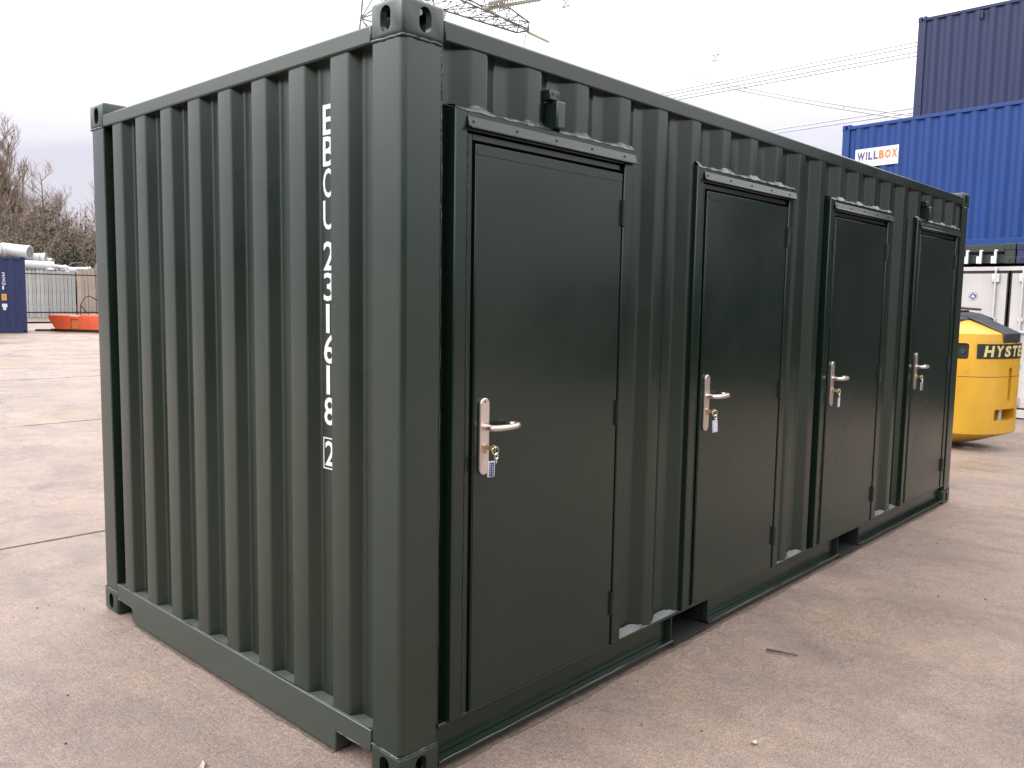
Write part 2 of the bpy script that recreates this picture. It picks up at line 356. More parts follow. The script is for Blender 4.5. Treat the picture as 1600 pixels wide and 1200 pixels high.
# ------------------------------------------------------------------ ground levels (the yard falls gently to the right and rises towards the fence)
def S(t): t = min(max(t, 0.0), 1.0); return t*t*(3-2*t)
def gz(x, y): return -.19*S((x-6.5)/7)*(1-S((y-6)/14))+.22*S((y-4)/26)

def grid(xs, ys, dz, mb):
    nx = len(xs); vs = [(x, y, gz(x, y)+dz) for y in ys for x in xs]
    mb.add(vs, [(j*nx+i, j*nx+i+1, (j+1)*nx+i+1, (j+1)*nx+i) for j in range(len(ys)-1) for i in range(nx-1)])
def lin(a, b, n): return [a+(b-a)*i/n for i in range(n+1)]
g = MB()
grid([-900, -300, -100, -40]+lin(-20, 60, 40)+[90, 160, 400, 1200], [-900, -300, -100, -50]+lin(-30, 60, 60)+[80, 120, 250, 700, 1500], -0.075, g)
tag(build(g, 'ground', M['earth'], smooth=True), kind='structure')
yard = bpy.data.objects.new('yard', None); C.objects.link(yard); ORG[yard] = Vector((0, 0, 0)); yard['kind'] = 'structure'
ys_ = [-14.0, -6.65, 3.95, 9.27, 14.70, 19.95, 25.2, 30.5, 35.8, 40.6]
for a, b in zip(ys_[:-1], ys_[1:]):
    s_ = MB(); xs = [-70.0, -40.0, -16.0, -8.0]+lin(-4, 40, 44); n = 8; yy = lin(a+.006, b-.006, n); top = len(s_.v)
    grid(xs, yy, 0.0, s_)
    nx = len(xs)
    rim = [i for i in range(nx)]+[j*nx+nx-1 for j in range(1, n+1)]+[n*nx+i for i in range(nx-2, -1, -1)]+[j*nx for j in range(n-1, 0, -1)]
    low = [(s_.v[i][0], s_.v[i][1], s_.v[i][2]-0.07) for i in rim]; o0 = len(s_.v); s_.v += low; k = len(rim)
    for i in range(k): s_.f.append((rim[(i+1) % k], rim[i], o0+i, o0+(i+1) % k)); s_.m.append(0)
    build(s_, 'concrete_slab', M['concrete'], yard)
jm = MB()
for y in ys_[1:-1]:
    x = -6.0
    while x < 14:
        x2 = x+random.uniform(.10, .5)
        wd = random.uniform(.003, .009)*(1.4 if y < 5 else 1.9); wob = random.uniform(-.004, .004)
        jm.add([(x, y-.006-wd+wob, gz(x, y)+.003), (x2, y-.006-wd*random.uniform(.3, 1.5)+wob, gz(x2, y)+.003), (x2, y+.006+wd*random.uniform(.3, 1.5)+wob, gz(x2, y)+.003), (x, y+.006+wd+wob, gz(x, y)+.003)], [(0, 1, 2, 3)])
        x = x2+random.choice((0, 0, .02, .3 if y > 5 else .05))
build(jm, 'joint_filler', M['joint'], yard, kind='stuff')
vg = MB(); grid(lin(-14, 50, 32), lin(40.8, 52, 8), 0.012, vg); 
for i, v in enumerate(vg.v): vg.v[i] = (v[0], v[1], v[2]+random.uniform(0, .06))
tag(build(vg, 'verge', M['verge'], smooth=True), kind='structure')
hm = MB(); hx = lin(-500, 900, 40)
hp = [(x, 760+60*math.sin(x*.004), 9+5*math.sin(x*.011)+3*math.sin(x*.027+1)) for x in hx]
nH = len(hx)
hm.add([(p_[0], p_[1]-160, -3) for p_ in hp]+hp+[(p_[0], p_[1]+260, -3) for p_ in hp], [(r*nH+i, r*nH+i+1, (r+1)*nH+i+1, (r+1)*nH+i) for r in (0, 1) for i in range(nH-1)])
tag(build(hm, 'hills', M['hill'], smooth=True), kind='structure')

# ------------------------------------------------------------------ corner castings (one mesh per corner, shared by all containers)
CX, CY, CZ = 0.178, 0.162, 0.118
def make_castings():
    mb = MB().box(0, CX, 0, CY, 0, CZ); me = bpy.data.meshes.new('corner_casting'); me.from_pydata(mb.v, [], mb.f); me.update()
    o = bpy.data.objects.new('tmp', me); C.objects.link(o)
    bv = o.modifiers.new('b', 'BEVEL'); bv.width = 0.013; bv.segments = 3
    def stadium(w, h, cx, cy, n=8):
        r = w/2; k = h/2-r
        return [(cx+r*math.cos(a), cy+k+r*math.sin(a)) for a in lin(0, math.pi, n)]+[(cx+r*math.cos(a), cy-k+r*math.sin(a)) for a in lin(math.pi, 2*math.pi, n)]
    cut = MB(); cut.box(.026, .150, .026, .136, .026, .092)
    cuts = [cut, MB().prism(stadium(.051, .080, .085, .058), 'x', -.05, .06), MB().prism(stadium(.051, .080, .092, .058), 'y', -.05, .06), MB().prism(stadium(.064, .110, .089, .081), 'z', -.05, .06)]
    tmp = []
    for c_ in cuts:
        m2 = bpy.data.meshes.new('cut'); m2.from_pydata(c_.v, [], c_.f); m2.update()
        bm = bmesh.new(); bm.from_mesh(m2); bmesh.ops.recalc_face_normals(bm, faces=bm.faces); bm.to_mesh(m2); bm.free()
        q = bpy.data.objects.new('cut', m2); C.objects.link(q); tmp.append(q)
        bo = o.modifiers.new('c', 'BOOLEAN'); bo.operation = 'DIFFERENCE'; bo.solver = 'EXACT'; bo.object = q
    base = applied(o)
    for q in tmp+[o]: C.objects.unlink(q); bpy.data.objects.remove(q)
    res = {}
    for sx in (0, 1):
        for sy in (0, 1):
            for sz in (0, 1):
                m3 = base.copy(); m3.name = 'corner_casting'
                m3.transform(Matrix.Translation((CX if sx else 0, CY if sy else 0, CZ if sz else 0)) @ Matrix.Diagonal((-1 if sx else 1, -1 if sy else 1, -1 if sz else 1, 1)))
                if (sx+sy+sz) % 2: m3.flip_normals()
                m3.transform(Matrix.Translation((-CX/2, -CY/2, -CZ/2)))
                finish(m3, 30); res[(sx, sy, sz)] = m3
    return res
CAST = make_castings(); CASTM = {}
def castings(root, L_, W_, H_, mat):
    for k, me in CAST.items():
        key = (k, mat.name)
        if key not in CASTM:
            m2 = me.copy(); m2.materials.clear(); m2.materials.append(mat); CASTM[key] = m2
        x = L_-CX if k[0] else 0; y = W_-CY if k[1] else 0; z = H_-CZ if k[2] else 0.003
        place('corner_casting', CASTM[key], (x+CX/2, y+CY/2, z+CZ/2), root)

def corr_profile(u0, u1, start, period, outer, slope, d0, d1):
    """points (u, depth) of a trapezoid sheet from u0 to u1; outer flats begin at start+k*period"""
    pts = []; k = -3
    while start+k*period < u1+period:
        a = start+k*period; pts += [(a-slope, d1), (a, d0), (a+outer, d0), (a+outer+slope, d1)]; k += 1
    def at(u):
        for (a, da), (b, db) in zip(pts[:-1], pts[1:]):
            if a <= u <= b and b > a: return da+(db-da)*(u-a)/(b-a)
        return d1
    return [(u0, at(u0))]+[p_ for p_ in pts if u0 < p_[0] < u1]+[(u1, at(u1))], at
def fillet(prof, r, n=3):
    out_ = [prof[0]]
    for (a, b, c) in zip(prof[:-2], prof[1:-1], prof[2:]):
        a, b, c = Vector((a[0], a[1], 0)), Vector((b[0], b[1], 0)), Vector((c[0], c[1], 0))
        l1, l2 = (a-b).length, (c-b).length; k = min(r, l1*.45, l2*.45)
        if l1 < 1e-4 or l2 < 1e-4: continue
        p0 = b+(a-b)/l1*k; p2 = b+(c-b)/l2*k
        for i in range(n+1):
            t = i/n; q = p0*(1-t)**2+b*2*t*(1-t)+p2*t*t; out_.append((q.x, q.y))
    return out_+[prof[-1]]
def sheet(mb, prof, P, z0, z1, flip=False):
    """P(u, d, z) -> point; profile extruded from z0 to z1"""
    o = []
    for u, d in prof: o += [P(u, d, z0), P(u, d, z1)]
    fs = []
    for i in range(len(prof)-1):
        f = (2*i, 2*i+2, 2*i+3, 2*i+1); fs.append(tuple(reversed(f)) if flip else f)
    mb.add(o, fs)

def post(root, L_, W_, H_, mat, sx, sy, inset=.003):
    x0, x1 = inset, .166; y0, y1 = inset, .156
    P = [(x0, y0), (x1, y0), (x1, y0+.03), (x0+.05, y1-.09), (x0+.05, y1), (x0, y1)]
    r = .026
    arc = [(x0+r-r*math.sin(a), y0+r-r*math.cos(a)) for a in lin(math.pi/2, 0, 5)]
    P = arc+[(x1-.004, y0), (x1, y0+.004), (x1, y0+.05), (x0+.05, y1-.05), (x0+.05, y1), (x0+.004, y1), (x0, y1-.004)]
    P = [((L_-x if sx else x), (W_-y if sy else y)) for x, y in P]
    return build(MB().prism(P, 'z', CZ+.003, H_-CZ), 'corner_post', mat, root, smooth=25)

def roof_and_floor(root, L_, W_, H_, mat):
    prof, at = corr_profile(.18, L_-.18, .25, .21, .09, .02, 0, .018)
    mb = MB(); sheet(mb, prof, lambda u, d, z: (u, z, H_-.028-d), .062, W_-.062, flip=True); build(mb, 'roof', mat, root)
    build(MB().box(.18, L_-.18, .07, W_-.07, .13, .16), 'floor', M['floor_under'], root)

def plain_container(name, label, loc, rz, L_, W_, H_, mat, group=None, ends=True, shallow=False, door_end=False):
    root = thing(name, label, 'shipping container', loc, rz, group)
    castings(root, L_, W_, H_, mat)
    for sx in (0, 1):
        for sy in (0, 1): post(root, L_, W_, H_, mat, sx, sy)
    for sy in (0, 1):
        y = (lambda v: W_-v) if sy else (lambda v: v)
        ya, yb = sorted((y(.0), y(.06)))
        build(MB().box(CX, L_-CX, ya, yb, H_-.10, H_-.035), 'top_side_rail', mat, root, bevel=.006)
        build(MB().box(CX, L_-CX, ya, yb, .02, .16), 'bottom_side_rail', mat, root, bevel=.006)
        prof, at = corr_profile(.17, L_-.17, .32, .278, .072, .068, .008, .044)
        mb = MB(); sheet(mb, prof, lambda u, d, z: (u, y(d), z), .16, H_-.10, flip=bool(sy)); build(mb, 'side_panel', mat, root)
    for sx in (0, 1):
        x = (lambda v: L_-v) if sx else (lambda v: v)
        xa, xb = sorted((x(.0), x(.06)))
        build(MB().box(xa, xb, CY, W_-CY, H_-.118, H_-.05), 'top_end_rail', mat, root, bevel=.006)
        build(MB().box(xa, xb, CY, W_-CY, .02, .16), 'bottom_end_rail', mat, root, bevel=.006)
        if sx == 0 and door_end: continue
        prof, at = corr_profile(.15, W_-.15, .29, .2565, .105, .022, .008, .055)
        mb = MB(); sheet(mb, prof, lambda u, d, z: (x(d), u, z), .16, H_-.118, flip=not sx); build(mb, 'end_panel', mat, root)
    roof_and_floor(root, L_, W_, H_, mat)
    return root

# ------------------------------------------------------------------ the green container with four doors
L_, W_, H_ = 6.058, 2.438, 2.591
G = M['green']
hero = thing('shipping_container', 'dark green shipping container with four personnel doors along its long side', 'shipping container', (0, 0, 0))
castings(hero, L_, W_, H_, G)
for sx in (0, 1):
    for sy in (0, 1): post(hero, L_, W_, H_, G, sx, sy)
# weld beads round the posts
def bead(pts, r, parent=hero, step=.012, mat=None):
    P = []
    for a, b in zip(pts[:-1], pts[1:]):
        a = Vector(a); b = Vector(b); n = max(2, int((b-a).length/step))
        for i in range(n): P.append(a+(b-a)*i/n+Vector([random.uniform(-.0016, .0016) for _ in range(3)]))
    P.append(Vector(pts[-1])); mb = MB(); mb.tube(P, r, 6)
    return build(mb, 'weld_bead', mat or M['bead'], parent, smooth=60)
for z in (CZ+.004, H_-CZ-.001):
    bead([(.002, .155, z), (.002, .012, z), (.012, .002, z), (.165, .002, z)], .0048)
    bead([(.002, W_-.155, z), (.002, W_-.012, z), (.012, W_-.002, z)], .0045)
bead([(.168, .006, .19), (.168, .006, 2.47)], .0035, step=.03)
bead([(L_-.166, .003, CZ+.004), (L_-.012, .003, CZ+.004)], .0045)
bead([(L_-.166, .003, H_-CZ), (L_-.012, .003, H_-CZ)], .005)
# end wall (x = 0)
END0, END1 = .008, .055
prof, endat = corr_profile(.150, W_-.150, .291, .2565, .105, .023, END0, END1)
mb = MB(); sheet(mb, fillet(prof, .010), lambda u, d, z: (d, u, z), .166, 2.47, flip=True)
build(mb, 'end_panel', G, hero, smooth=40)
build(MB().box(.0, .062, CY-.004, W_-CY+.004, 2.470, 2.530), 'top_end_rail', G, hero, bevel=.007)
# bottom end rail with a notch at each corner
er = [(CY-.002, .090), (.366, .090), (.366, .014), (2.096, .014), (2.096, .090), (W_-CY+.002, .090), (W_-CY+.002, .168), (CY-.002, .168)]
build(MB().prism(er, 'x', .0, .075), 'bottom_end_rail', M['dusty_green'], hero, bevel=.004)
bead([(.003, CY, .089), (.003, .364, .089)], .0035); bead([(.003, W_-CY, .089), (.003, 2.098, .089), (.003, 2.098, .03)], .0035)
bead([(.006, CY+.01, .1695), (.006, W_-CY-.01, .1695)], .0028, step=.05)
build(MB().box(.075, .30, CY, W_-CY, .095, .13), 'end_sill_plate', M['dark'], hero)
# far end, plain
prof, _ = corr_profile(.150, W_-.150, .291, .2565, .105, .023, END0, END1)
mb = MB(); sheet(mb, prof, lambda u, d, z: (L_-d, u, z), .166, 2.47); build(mb, 'end_panel', G, hero)
build(MB().box(L_-.062, L_, CY, W_-CY, 2.470, 2.530), 'top_end_rail', G, hero, bevel=.006)
build(MB().box(L_-.062, L_, CY, W_-CY, .014, .168), 'bottom_end_rail', G, hero, bevel=.006)
# side rails
for sy in (0, 1):
    y = (lambda v: W_-v) if sy else (lambda v: v)
    P = [(y(.0), 2.489), (y(.0), 2.547), (y(.006), 2.556), (y(.055), 2.558), (y(.058), 2.489)]
    build(MB().prism(P, 'x', CX-.002, L_-CX+.002), 'top_side_rail', M['shaded_green'], hero, bevel=.005)
prof, _ = corr_profile(.17, L_-.17, .30, .281, .075, .068, .006, .042)
mb = MB(); sheet(mb, prof, lambda u, d, z: (u, W_-d, z), .178, 2.489, flip=True); build(mb, 'side_panel', G, hero)
build(MB().box(CX, L_-CX, W_-.05, W_-.03, .014, .178), 'bottom_side_rail', G, hero)
roof_and_floor(hero, L_, W_, H_, G)
# bottom rail of the door side: a channel with web, lips and two forklift pockets
FP = [(1.690, 2.026), (3.690, 4.036)]
rail = build(MB().box(CX-.002, L_-CX+.002, .006, .075, .160, .178), 'bottom_side_rail', M['shaded_green'], hero, bevel=.004)
xs = [CX-.002]+[v for a in FP for v in a]+[L_-CX+.002]
for i in range(0, len(xs), 2):
    build(MB().box(xs[i], xs[i+1], .040, .048, .046, .160), 'rail_web', M['shaded_green'], rail, bevel=.002)
    build(MB().box(xs[i], xs[i+1], -.002, .075, .030, .0455), 'rail_flange', M['shaded_green'], rail, bevel=.004)
    bead([(xs[i]+.01, -.001, .046), (xs[i+1]-.01, -.001, .046)], .0032, parent=rail, step=.06)
for a, b in FP:
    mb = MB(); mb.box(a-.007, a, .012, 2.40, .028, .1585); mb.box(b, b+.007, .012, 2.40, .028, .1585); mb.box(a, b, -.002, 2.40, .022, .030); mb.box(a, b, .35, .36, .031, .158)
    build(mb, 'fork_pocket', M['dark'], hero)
# door positions
DF = [.214, 1.738, 3.236, 4.778]; FW = 1.012; FT = 2.290
OUT, BACK = .006, .042
prof, sideat = corr_profile(.165, L_-.165, .300, .281, .075, .068, OUT, BACK)
fprof = fillet(prof, .009)
def sideat(u):
    for (a, da), (b, db) in zip(fprof[:-1], fprof[1:]):
        if a <= u <= b: return da+(db-da)*(u-a)/max(1e-6, b-a)
    return BACK
us = sorted(set([p_[0] for p_ in fprof]+[v for d in DF for v in (d+.004, d+FW-.004)]))
mb = MB()
for a, b in zip(us[:-1], us[1:]):
    m_ = (a+b)/2; over = any(d+.004 <= m_ <= d+FW-.004 for d in DF)
    z0 = FT-.01 if over else .178
    mb.add([(a, sideat(a), z0), (b, sideat(b), z0), (b, sideat(b), 2.489), (a, sideat(a), 2.489)], [(0, 1, 2, 3)])
side_panel = build(mb, 'side_panel', M['shaded_green'], hero)
bm = bmesh.new(); bm.from_mesh(side_panel.data); bmesh.ops.remove_doubles(bm, verts=bm.verts, dist=1e-5); bm.to_mesh(side_panel.data); bm.free(); finish(side_panel.data, 40)
bead([(1.262, BACK-.001, .18), (1.262, BACK-.001, 2.488)], .0025, step=.05)
for a, b, h in ((1.230, 1.468, .034), (1.497, 1.722, .026), (2.760, 2.880, .010), (2.886, 3.120, .027), (4.290, 4.520, .026), (4.540, 4.745, .026)):
    mb = MB(); n = 14; top = []
    for i in range(n+1):
        u = a+(b-a)*i/n; d = sideat(u)-.003; hh = .8*h*min(1, i/1.2, (n-i)/3+.25)*(.55+.45*min(1, (d-.002)/.03))+random.uniform(-.002, .002)
        mb.v += [(u, .0045, .1795), (u, max(.007, d*.8), .1795+hh), (u, max(.009, d), .1795+hh*.9)]
        if i: k = len(mb.v)-6; mb.f += [(k, k+3, k+4, k+1), (k+1, k+4, k+5, k+2)]; mb.m += [0, 0]
    build(mb, 'sill_piece', M['pale_sill'], hero)
for k in range(8):
    ya = .3965+.2565*k; yb = ya+.151
    if k == 7: yb = W_-CY-.03
    build(MB().prism([(.008, ya), (.053, ya+.022), (.053, yb-.022), (.008, yb)], 'z', .1685, .1705), 'sill_ledge', M['dusty'], hero)
build(MB().prism([(.008, .170), (.053, .170), (.053, .268), (.008, .290)], 'z', .1685, .1705), 'sill_ledge', M['dusty'], hero)
# lashing lugs under the top rail
for x in (.708, 4.968):
    d = sideat(x)
    mb = MB(); mb.box(x-.022, x+.034, -.012, d, 2.395, 2.432); lug = build(mb, 'vent_bracket', G, hero, bevel=.004)
    build(MB().box(x-.004, x+.045, -.034, d+.002, FT+.003, 2.392), 'vent_cover', G, lug, bevel=.006)
    mb = MB(); mb.cyl((x-.006, -.0135, 2.416), (x-.006, -.006, 2.416), .006, 10); mb.cyl((x+.022, -.0135, 2.412), (x+.022, -.006, 2.412), .007, 10); build(mb, 'bolt_hole', M['dark'], lug)

# ---- a door set, built once at x = 0 and copied
def make_doorset(x, first):
    fr = MB(); y0, y1 = -.012, .064
    fr.box(x, x+.058, y0, y1, .1785, FT)                       # left jamb
    fr.box(x+FW-.060, x+FW, y0, y1, .1785, FT)                 # right jamb
    fr.box(x+.058, x+FW-.060, y0, y1, 2.222, FT)               # head
    frame = build(fr, 'door_frame', M['door_green'], hero, bevel=.004)
    st = MB(); st.box(x+.060, x+.094, .004, .050, .18, 2.218); st.box(x+.094, x+FW-.065, .004, .050, 2.196, 2.218); build(st, 'door_stop', M['door_green'], frame, bevel=.002)
    # drip strip with a nose, screws along it
    dp = MB().prism([(y0-.001, 2.268), (-.017, 2.267), (-.024, 2.236), (-.036, 2.231), (-.036, 2.226), (-.022, 2.228), (y0-.001, 2.236)], 'x', x+.052, x+FW+.008)
    drip = build(dp, 'drip_strip', M['door_green'], frame, bevel=.0015)
    for i in range(5): build(MB().cyl((x+.075+i*.215, -.0235, 2.2505), (x+.075+i*.215, -.0185, 2.2495), .0050, 8), 'screw', M['dark'], drip)
    # sealant where the head meets the corrugation
    bd = MB(); prv = None; n = 70
    for i in range(n+1):
        u = x+FW*i/n; d = sideat(u); j = .0022*math.sin(u*41)+.0016*math.sin(u*97+1)+random.uniform(-.0006, .0006)
        row = [(u, y0-.003, FT-.006+.0015*math.sin(u*63)), (u, y0+.004, FT+.005+j*.6), (u, d-.002, FT+.013+j+(.006 if d < .012 else 0))]
        bd.v += row; m0 = len(bd.v)-6
        if i: bd.f += [(m0, m0+3, m0+4, m0+1), (m0+1, m0+4, m0+5, m0+2)]; bd.m += [0, 0]
    build(bd, 'sealant_bead', M['bead'], frame, smooth=70)
    bead([(x+.0585, y0-.0008, .19), (x+.0585, y0-.0008, 2.21)], .0022, parent=frame, step=.04)
    # leaf
    a, b, z0, z1 = x+.101, x+FW-.066, .186, 2.186
    lf = MB().box(a, b, -.006, .040, z0, z1)
    leaf = build(lf, 'door_leaf', M['door_green'], hero, bevel=.003)
    ed = MB(); ed.box(a+.004, b-.004, -.0085, -.0055, z1-.037, z1-.004); ed.box(a+.004, a+.020, -.0085, -.0055, z0+.01, z1-.038)
    build(ed, 'edge_fold', M['door_green'], leaf, bevel=.001)
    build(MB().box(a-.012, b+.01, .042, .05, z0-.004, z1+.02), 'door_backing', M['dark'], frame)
    build(MB().box(a, b, -.004, .03, .1795, .1845), 'threshold', M['bead'], frame)
    for z in (2.025, 1.195, .365):
        h = MB(); h.cyl((b+.006, -.014, z-.052), (b+.006, -.014, z+.052), .0095, 12); h.box(b-.004, b+.006, -.0135, -.006, z-.05, z+.05)
        build(h, 'hinge', M['black'], leaf, smooth=30)
    # handle set
    px = x+.150; r = .0225
    pl = [(px+r*math.cos(t), 1.318-r+r*math.sin(t)) for t in lin(0, math.pi, 10)]+[(px+r*math.cos(t), 1.044+r+r*math.sin(t)) for t in lin(math.pi, 2*math.pi, 10)]
    plate = build(MB().prism(pl, 'y', -.0065, -.0185), 'handle_plate', M['steel'], leaf, bevel=.0025, ang=60)
    lv = [(px+.002, -.018, 1.214), (px+.002, -.045, 1.214), (px+.006, -.058, 1.214), (px+.02, -.066, 1.214), (px+.06, -.068, 1.213), (px+.095, -.066, 1.213), (px+.116, -.063, 1.214), (px+.130, -.056, 1.214), (px+.135, -.044, 1.214), (px+.130, -.033, 1.214), (px+.112, -.029, 1.214)]
    sm = []
    for i in range(len(lv)-1):
        p0, p1, p2, p3 = [Vector(lv[max(0, min(len(lv)-1, i+q))]) for q in (-1, 0, 1, 2)]
        for t in (0, .33, .66): sm.append(.5*((2*p1)+(p2-p0)*t+(2*p0-5*p1+4*p2-p3)*t*t+(3*p1-p0-3*p2+p3)*t**3))
    sm.append(Vector(lv[-1]))
    build(MB().tube(sm, .0115, 14), 'lever', M['steel'], leaf, smooth=50)
    cy = MB(); cy.cyl((px+.002, -.018, 1.148), (px+.002, -.026, 1.148), .0088, 16); cy.box(px-.003, px+.007, -.0255, -.018, 1.122, 1.148)
    build(cy, 'lock_cylinder', M['brass'], leaf, smooth=40)
    s2 = MB(); s2.cyl((px, -.0186, 1.305), (px, -.0192, 1.305), .004, 8); build(s2, 'screw', M['dark'], leaf)
    return px
PX = [make_doorset(d, i == 0) for i, d in enumerate(DF)]

# container number on the end wall, painted in the back flat, upright and stacked
num = MB(); px_ = END1-.0015
rows = [('E', 2.335, 2.231), ('B', 2.225, 2.122), ('O', 2.115, 2.012), ('U', 2.003, 1.900), ('2', 1.859, 1.756), ('3', 1.748, 1.647), ('1', 1.636, 1.532), ('6', 1.526, 1.421), ('1', 1.415, 1.309), ('8', 1.299, 1.196)]
for ch, zt, zb in rows:
    wch = .022 if ch == '1' else .066
    text_mb(ch, num, axes((px_, .503-(.014 if ch == '1' else 0), zb), (0, -1, 0), (0, 0, 1)), zt-zb, wch, bold=.012)
text_mb('2', num, axes((px_, .498, 1.046), (0, -1, 0), (0, 0, 1)), .092, .056, bold=.012)
for (ya, yb, za, zb) in ((.510, .430, 1.150, 1.145), (.510, .430, 1.038, 1.033), (.510, .505, 1.145, 1.038), (.435, .430, 1.145, 1.038)):
    num.add([(px_, ya, zb), (px_, yb, zb), (px_, yb, za), (px_, ya, za)], [(0, 1, 2, 3)])
build(num, 'container_number', M['white_paint'], hero)

# ------------------------------------------------------------------ keys hanging in the four locks
KL = [('bunch of keys with a dark blue printed tag in the lock of the nearest door', 'blue'),
      ('bunch of keys with a white tag in the lock of the second nearest door', 'white'),
      ('bunch of keys with a white tag in the lock beside the farthest door', 'white'),
      ('bunch of keys with a dark blue tag in the lock of the farthest door', 'blue')]
for i, (px, (lab, kind)) in enumerate(zip(PX, KL)):
    k = thing('key_bunch', lab, 'keys', (px+.004, -.028, 1.140), 0, 'key bunches hanging in the door locks')
    k.rotation_euler = (0, (.05, -.06, .04, -.03)[i], (.10, -.16, .12, -.10)[i])
    mb = MB(); mb.box(-.0015, .0015, -.020, .004, -.006, .010); mb.tube([(0, -.026+.010*math.cos(a), .002+.011*math.sin(a)) for a in lin(0, 2*math.pi, 14)[:-1]], .0022, 6, closed=True)
    build(mb, 'key', M['brass'], k, smooth=40)
    ox = .010
    mb = MB(); mb.tube([(ox+.013*math.cos(a), -.028-.004*math.cos(a), -.006+.014*math.sin(a)) for a in lin(0, 2*math.pi, 18)[:-1]], .0017, 6, closed=True); build(mb, 'key_ring', M['nickel'], k, smooth=50)
    mb = MB(); mb.tube([(ox+.003+.009*math.cos(a), -.030, -.025+.010*math.sin(a)) for a in lin(0, 2*math.pi, 16)[:-1]], .0032, 6, closed=True); mb.box(ox-.001, ox+.007, -.032, -.0285, -.050, -.034)
    build(mb, 'spare_key', M['nickel'], k, smooth=40)
    tx = ox-.026 if i == 0 else ox-.006
    tg = build(MB().box(tx-.017, tx+.021, -.0335, -.0285, -.099 if i else -.096, -.040), 'tag', M['tag_clear'], k, bevel=.002)
    zc0 = -.095 if i else -.092
    if kind == 'white': build(MB().box(tx-.013, tx+.017, -.0345, -.0337, zc0, -.050), 'paper_insert', M['tag_paper'], tg)
    else:
        ins = build(MB().box(tx-.011, tx+.014, -.0345, -.0337, zc0, -.045), 'paper_insert', M['tag_blue'], tg)
        mb = MB()
        for r_ in range(2):
            for q in range(5):
                xx = tx-.0095+r_*.0130; zz = -.049-q*.0082
                mb.box(xx, xx+random.uniform(.003, .0065), -.0349, -.0346, zz-.004, zz)
        build(mb, 'tag_print', M['tag_paper'], k)

# ------------------------------------------------------------------ stack of containers on the right
TZ = 2.395
white = plain_container('shipping_container', 'white shipping container with black door seals and lock rods behind the yellow forklift', (14.33, .31, -.19), 0, 6.058, 2.438, 2.588, M['white'], door_end=True)
def white_doors(root):
    W2, H2 = 2.438, 2.588
    for sgn, y0, y1 in ((0, .13, 1.205), (1, 1.233, 2.308)):
        d = MB().box(.012, .05, y0+.02, y1-.02, .19, H2-.16); dr = build(d, 'container_door', M['white'], root, bevel=.006)
        gk = MB(); gk.box(.006, .045, y0, y1, H2-.158, H2-.128); gk.box(.006, .045, y0, y1, .158, .188); gk.box(.006, .045, y0, y0+.019, .188, H2-.158); gk.box(.006, .045, y1-.019, y1, .188, H2-.158)
        build(gk, 'door_gasket', M['rubber'], dr, bevel=.004)
        inner = y1 if sgn == 0 else y0; s = -1 if sgn == 0 else 1
        for off in (.19, .80):
            yy = inner+s*off
            rd = MB(); rd.cyl((-.022, yy, .10), (-.022, yy, H2-.075), .017, 10); build(rd, 'lock_rod', M['galv'], dr, smooth=40)
            kp = MB()
            for z in (.10, H2-.085): kp.box(-.040, .008, yy-.022, yy+.022, z-.035, z+.03)
            for z in (.30, H2-.24): kp.box(-.030, .012, yy-.058, yy+.058, z-.07, z+.07)
            for z in (.9, 1.65): kp.box(-.030, .012, yy-.040, yy+.040, z-.03, z+.03)
            build(kp, 'rod_keeper', M['galv'], dr, bevel=.006)
            hd = MB(); hd.box(-.045, -.028, min(yy, yy+s*.42), max(yy, yy+s*.42), 1.44, 1.475); build(hd, 'rod_handle', M['galv'], dr, bevel=.006)
        for z in (.45, 1.0, 1.6, 2.15):
            ho = y0 if sgn == 0 else y1
            build(MB().box(-.004, .02, ho-.035, ho+.085 if sgn == 0 else ho+.035, z-.045, z+.045) if sgn == 0 else MB().box(-.004, .02, ho-.085, ho+.035, z-.045, z+.045), 'door_hinge', M['white'], dr, bevel=.004)
    # round badge on the left-hand door
    by, bz = 2.065-.31, 1.849+.19
    def disc(rr, x): return [(by+rr*math.cos(a), bz+rr*math.sin(a)) for a in lin(0, 2*math.pi, 28)[:-1]]
    bg = build(MB().prism(disc(.072, 0), 'x', .0115, .009), 'badge', M['navy_print'], root)
    mb = MB()
    ring = 28
    for i in range(ring):
        a0, a1 = 2*math.pi*i/ring, 2*math.pi*(i+1)/ring
        if i % 7 == 6: continue
        mb.add([(.0083, by+.064*math.cos(a0), bz+.064*math.sin(a0)), (.0083, by+.064*math.cos(a1), bz+.064*math.sin(a1)), (.0083, by+.053*math.cos(a1), bz+.053*math.sin(a1)), (.0083, by+.053*math.cos(a0), bz+.053*math.sin(a0))], [(0, 1, 2, 3)])
    mb.add([(.0083, by+.034, bz-.004), (.0083, by+.010, bz+.020), (.0083, by-.012, bz+.032), (.0083, by-.004, bz+.006), (.0083, by-.030, bz-.012), (.0083, by-.004, bz-.026), (.0083, by+.012, bz-.014)], [(6, 5, 4, 3, 2, 1, 0)])
    build(mb, 'badge_print', M['sign_white'], bg)
white_doors(white)
